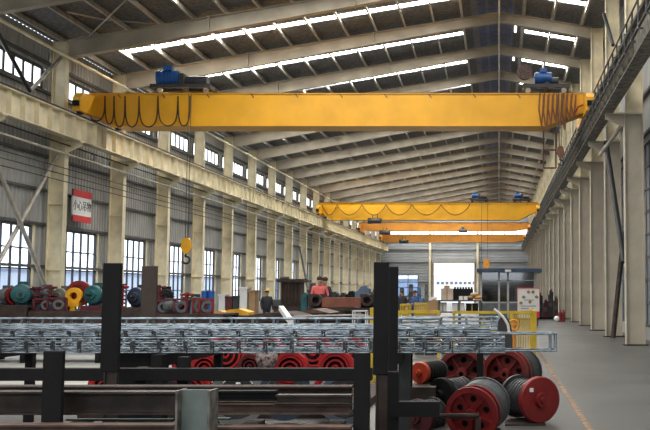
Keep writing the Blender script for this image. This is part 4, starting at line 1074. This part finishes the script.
# dark domed cover, hose reel and yellow hand wheel near the gate
Y = 22.5; x = PX(504, Y)
b = MB().prism([(x+.17*math.cos(math.pi*i/16)*1.1, PZ(338, Y)+.50*math.sin(math.pi*i/16)) for i in range(17)], Y, Y+.5)
r = thing('machine_hood', 'dark domed machine hood left of the yellow gate', 'hood', (x, Y, 0))
b.build('dome', mat('dark_brown_hood', (.035, .028, .024), .5), r)
MB().box(x-.19, x+.19, Y, Y+.5, 0, PZ(338, Y)).build('base', DARKM, r)
pts = [P(494, 309, Y-.05), P(499, 313, Y-.05), P(504, 318, Y-.05), P(508, 325, Y-.05), P(509, 332, Y-.05)]
MB().path(pts, .03, 8).build('pale_hose', WHITE, r)
x, z = PX(514, 24.2), PZ(325, 24.2)
r = thing('hand_wheel', 'yellow hand wheel valve in front of the yellow gate', 'valve', (x, 24.2, 0))
pts = [Vector((x+.11*math.cos(a*math.pi/8), 24.2, z+.12*math.sin(a*math.pi/8))) for a in range(17)]
b = MB().path(pts, .025, 8); b.tube((x-.11, 24.2, z), (x+.11, 24.2, z), .015, 6).tube((x, 24.2, z-.11), (x, 24.2, z+.11), .015, 6); b.build('wheel', YEL2, r)
MB().tube((x, 24.25, z), (x, 24.45, z), .03, 8).tube((x, 24.45, 0), (x, 24.45, z+.1), .05, 10).build('valve_stem', YEL2, r)
# small parts on floor behind yellow rail
cols = [(462, REDD, 'dull red'), (470, GREYP, 'grey'), (477, WHITE, 'white'), (484, YELF, 'yellow'), (490, DARKM, 'dark'), (446, RED, 'red'), (430, RED, 'bright red'), (420, MILL, 'brown grey')]
for i, (px, M, cn) in enumerate(cols):
    Y = 27.2+.3*(i % 3); x = PX(px, Y); h = .55+.14*((i*5) % 4)
    lab = '%s small pump unit on the floor behind the yellow rail' % cn
    r = thing('pump_unit', lab, 'pump', (x, Y, 0), 'small pump units behind the yellow rail')
    MB().tube((x-.1, Y, h*.6), (x+.1, Y, h*.6), h*.2, 14).build('casing', M, r)
    MB().box(x-.12, x+.12, Y-.1, Y+.1, 0, h*.45).build('base', DARKM, r)
    MB().tube((x, Y, h*.6), (x, Y, h), .045, 10).build('outlet', M, r)

# right back clutter against the wall
for i, (px, yt, w, M, cn) in enumerate(((540, 294, .5, DARKM, 'dark upright machine right of the notice board'), (546, 300, .5, REDM, 'maroon machine right of the notice board'), (551, 290, .45, DARKM, 'dark tall machine against the right wall'),
                               (556, 297, .35, mat('brown_crate', (.12, .06, .03), .8), 'brown crate stack at the foot of the far right columns'))):
    Y = 62; x = PX(px, Y); z1 = PZ(yt, Y); r = thing('stored_machine', cn, 'machine', (x, Y, 0), 'machines stored by the right wall')
    MB().prism([(x-w*.34, .1), (x+w*.34, .1), (x+w*.34, z1*.92), (x+w*.12, z1*.95), (x+w*.1, z1), (x-w*.15, z1), (x-w*.17, z1*.85), (x-w*.34, z1*.82)], Y, Y+.6).build('body', M, r)
    MB().box(x-w*.34, x+w*.34, Y+.02, Y+.58, 0, .1).build('base', BLACK, r)
    MB().tube((x-w*.1, Y-.06, z1*.5), (x-w*.1, Y, z1*.5), .14, 14).build('fan_cover', GREYP, r)
    MB().tube((x, Y+.3, z1*.9), (x+.05, Y+.3, z1*1.05), .03, 8).build('lever', REDM, r)
for i, px in enumerate((564.5, 567.5)):
    Y = 56.5; x = PX(px, Y)-.25; r = thing('fire_extinguisher', '%s red fire extinguisher at the foot of the right columns' % ('left' if i == 0 else 'right'), 'extinguisher', (x, Y, 0), 'fire extinguishers')
    MB().lathe((x, Y, .02), (0,0,1), [(0,0),(0,.1),(.5,.1),(.57,.04),(.57,0)], 16).build('cylinder', RED, r)
    MB().tube((x, Y, .57), (x, Y, .64), .025, 8).box(x-.02, x+.08, Y-.015, Y+.015, .64, .66).build('valve', BLACK, r)
    MB().lathe((x, Y, 0), (0,0,1), [(0,0),(0,.11),(.02,.11),(.02,0)], 16).build('foot_ring', BLACK, r)
x = PX(561, 56); tag(MB().sphere((x-.2, 56.5, .16), .16, 1.1, .9, 1).build('white_bag', WHITE, None), 'white bag on the floor beside the fire extinguishers', 'bag')
# stack behind: left back clutter near end window
for i, (px, w, M, cn) in enumerate(((402, .33, NAVY, 'navy'), (411, .33, DARKM, 'black'), (419, .3, mat('blue_paint', (.05, .12, .30), .5), 'blue'), (426.5, .25, GREYP, 'grey'))):
    Y = 78; x = PX(px, Y); z1 = 2.0+.25*(i % 2); r = thing('lathe_machine', '%s workshop machine below the end wall window' % cn, 'machine', (x, Y, 0), 'machines by the end wall')
    MB().prism([(x-w, .1), (x+w, .1), (x+w, z1*.55), (x+w*.3, z1*.6), (x+w*.2, z1), (x-w*.5, z1), (x-w*.6, z1*.5), (x-w, z1*.45)], Y, Y+1).build('body', M, r)
    MB().box(x-w, x+w, Y+.05, Y+.95, 0, .1).build('base', BLACK, r)
    MB().tube((x, Y-.1, z1*.8), (x, Y, z1*.8), .16, 14).build('chuck', GREYP, r)

# outside building behind the door, factory outside the left windows
Y = 185; b0 = thing('outside_building', 'white building with small dark windows seen through the roller door', 'building', (-8, Y, 0))
MB().box(-25, 12, Y, Y+8, 0, 4.6).build('wall', mat('outside_white', (.8, .8, .8), .8, var=.02), b0)
for i in range(9):
    x = PX(438+4.5*i, Y); MB().box(x-.28, x+.28, Y-.05, Y, PZ(284.5, Y), PZ(281.5, Y)).build('window', mat('outside_window', (.12, .13, .15), .4), b0)
b1 = thing('outside_building', 'pale blue factory building seen through the left windows', 'building', (-70, 60, 0))
MB().box(-90, -62, -10, 230, 0, 4.4).build('wall', mat('outside_blue', (.42, .47, .56), .8, var=.05, scale=.3), b1)
MB().box(-91, -61.5, -11, 231, 4.4, 4.7).build('roof', mat('outside_roof', (.2, .25, .38), .7), b1)
b2 = thing('outside_building', 'blue grey building seen through the end wall window', 'building', (-14, 190, 0))
MB().box(-40, -13.5, 170, 176, 0, 3.6).build('wall', mat('outside_blue2', (.22, .30, .44), .8), b2)
MB().box(-40.2, -13.3, 169.8, 176.2, 3.6, 3.8).build('roof', mat('outside_roof', (.2, .25, .38), .7), b2)

# ------------------------------------------------------------ people
def person(px, Y, hgt, shirt, trouser, label, pose='stand', hat=None, yaw=0, hair=(.02,.015,.01)):
    s = hgt/1.75; x = PX(px, Y); root = thing('person', label, 'person', (x, Y, 0), 'workers')
    cy, sy_ = math.cos(math.radians(yaw)), math.sin(math.radians(yaw))
    def R(p): return Vector((p[0]*cy-p[1]*sy_, p[0]*sy_+p[1]*cy, p[2]))*s
    J = {'pelvis':((0,0,.95),.15), 'waist':((0,.0,1.08),.135), 'chest':((0,-.01,1.30),.155), 'neck0':((0,0,1.46),.07), 'neck':((0,-.01,1.52),.055), 'head0':((0,-.02,1.60),.085),'head':((0,-.02,1.68),.088)}
    E = [('pelvis','waist'),('waist','chest'),('chest','neck0'),('neck0','neck'),('neck','head0'),('head0','head')]
    arms = {'stand': [(.20,0,1.42),(.25,.02,1.14),(.24,-.08,.90),(.24,-.12,.80)],
            'work': [(.20,0,1.42),(.27,-.06,1.16),(.16,-.30,1.12),(.13,-.38,1.12)]}[pose]
    for sd in (-1, 1):
        pts = [(sd*a[0], a[1], a[2]) for a in arms]
        prev = 'chest'
        for i, (p_, r_) in enumerate(zip(pts, (.065, .048, .032, .034))):
            n = 'a%d%d' % (sd, i); J[n] = (p_, r_); E.append((prev, n)); prev = n
        st = .05*sd
        for i, (p_, r_) in enumerate((((sd*.10,0,.86),.10), ((sd*.11,-.03+st,.48),.062), ((sd*.11,.02+st,.10),.042), ((sd*.11,-.02+st,.045),.045), ((sd*.12,-.15+st,.035),.038))):
            n = 'l%d%d' % (sd, i); J[n] = (p_, r_); E.append(('pelvis' if i == 0 else prev2, n)); prev2 = n
        hp = Vector(pts[3]); d = (hp-Vector(pts[2])).normalized(); side = Vector((0,1,0)) if pose == 'stand' else Vector((1,0,0))
        for fi in range(5):
            o = side*((fi-1.5)*.018) if fi < 4 else side*-.045
            L = (.065,.075,.07,.055,.045)[fi]; n1, n2 = 'f%d%da' % (sd, fi), 'f%d%db' % (sd, fi)
            J[n1] = (tuple(hp+o+d*(L*.55)), .010); J[n2] = (tuple(hp+o*1.1+d*L+Vector((-sd*.015,0,-.01))), .008)
            E += [('a%d3' % sd, n1), (n1, n2)]
    names = list(J); me = bpy.data.meshes.new('body')
    me.from_pydata([R(J[n][0]) for n in names], [(names.index(a), names.index(b_)) for a, b_ in E], [])
    o = bpy.data.objects.new('body', me); C.objects.link(o)
    sk_ = o.modifiers.new('skin', 'SKIN'); sk_.use_smooth_shade = True
    for i, n in enumerate(names):
        v = me.skin_vertices[0].data[i]; r_ = J[n][1]*s; v.radius = (r_*(1.25 if n in ('chest','pelvis','waist') else 1), r_)
        v.use_root = (n == 'pelvis')
    su = o.modifiers.new('sub', 'SUBSURF'); su.levels = 1; su.render_levels = 1
    bpy.context.view_layer.update(); dg = bpy.context.evaluated_depsgraph_get()
    m2 = bpy.data.meshes.new_from_object(o.evaluated_get(dg)); bpy.data.objects.remove(o)
    m2.materials.clear()
    for M in (SKIN, shirt, trouser, BLACK): m2.materials.append(M)
    hz = arms[3][2]*s
    for p_ in m2.polygons:
        c_ = p_.center; z = c_.z/s; lx = abs(c_.x*cy+c_.y*sy_)/s; ly = (-c_.x*sy_+c_.y*cy)/s
        if z > 1.485: i = 0
        elif z < .09: i = 3
        elif pose == 'stand' and lx > .18 and z < .88: i = 0
        elif pose == 'work' and ly < -.30 and z > 1: i = 0
        elif z < .96 and not (pose == 'stand' and lx > .19): i = 2
        else: i = 1
        p_.material_index = i; p_.use_smooth = True
    body = bpy.data.objects.new('body', m2); C.objects.link(body); body.parent = root
    base = wloc(root)
    hc = R((0, -.02, 1.665)) + base
    fd = R((0, -1, 0)).normalized(); sd_ = R((1, 0, 0)).normalized()
    b = MB()
    for k in (-1, 1): q = hc+fd*.083*s+sd_*(.032*k*s); b.sphere(q, .013*s)
    b.build('eyes', BLACK, root)
    b = MB(); q = hc+fd*.098*s-Vector((0,0,.03*s)); b.sphere(q, .016*s, .8, 1, 1.4); 
    for k in (-1, 1): b.sphere(hc+sd_*(.09*k*s)-Vector((0,0,.02*s)), .024*s, .5, .7, 1.2)
    b.build('nose_and_ears', SKIN, root)
    q = hc+fd*.088*s-Vector((0,0,.068*s)); MB().cbox(q.x, q.y, q.z, .045*s, .015*s, .010*s).build('mouth', mat('lip', (.28,.08,.07), .6), root)
    b = MB(); b.sphere(hc-fd*.018*s+Vector((0,0,.035*s)), .098*s, 1, 1, .95); b.build('hair', mat('dark_hair', hair, .7), root)
    if hat:
        b = MB(); cc = hc+Vector((0,0,.055*s)); b.lathe(cc, (0,0,1), [(0,.14*s),(.012*s,.14*s),(.015*s,.112*s),(.06*s,.10*s),(.10*s,.06*s),(.115*s,0)], 20); b.build('hard_hat', hat, root)
    return root
DK = mat('dark_workwear', (.02, .022, .03), .8); BL = mat('blue_workwear', (.03, .07, .2), .8); COR = mat('coral_shirt', (.62, .12, .11), .8)
YH = mat('yellow_helmet', (.55, .38, .05), .4)
person(267, 45, 1.76, DK, DK, 'person in dark workwear and yellow hard hat standing left of the ribbed machine', 'stand', YH, 30)
tag(MB().box(PX(309, 33), PX(329, 33), 32.7, 34.4, 0, .40).build('work_platform', RUST, None), 'low brown work platform under the person in coral', 'platform')
pz = person(319.5, 33.2, 1.78, COR, DK, 'person in coral shirt bending over work behind the brown box beam', 'work', None, 20); pz.location.z = .4
pz = person(325, 33.8, 1.76, DK, DK, 'person in dark clothes right behind the one in coral', 'stand', None, -30); pz.location.z = .4
person(415, 48, 1.72, BL, BL, 'person in blue workwear near the right yellow cage box', 'work', None, -40)
person(402, 52, 1.72, DK, DK, 'person in dark clothes near the left yellow cage box', 'stand', None, 10)

# ------------------------------------------------------------ camera, world
cam = bpy.data.cameras.new('camera'); co = bpy.data.objects.new('camera', cam); C.objects.link(co)
co.location = (0, 0, H); co.rotation_euler = (math.pi/2 + T, 0, 0)
cam.sensor_width = 36; cam.lens = F/650*36; cam.shift_x = -174/650; cam.clip_end = 1000
bpy.context.scene.camera = co
w = bpy.data.worlds.new('World'); bpy.context.scene.world = w; w.use_nodes = True
bg = w.node_tree.nodes['Background']; bg.inputs['Color'].default_value = (.88, .93, 1, 1); bg.inputs['Strength'].default_value = 1.1
v = bpy.context.scene.view_settings; v.view_transform = 'Standard'; v.look = 'None'; v.gamma = 1; v.exposure = 1.6
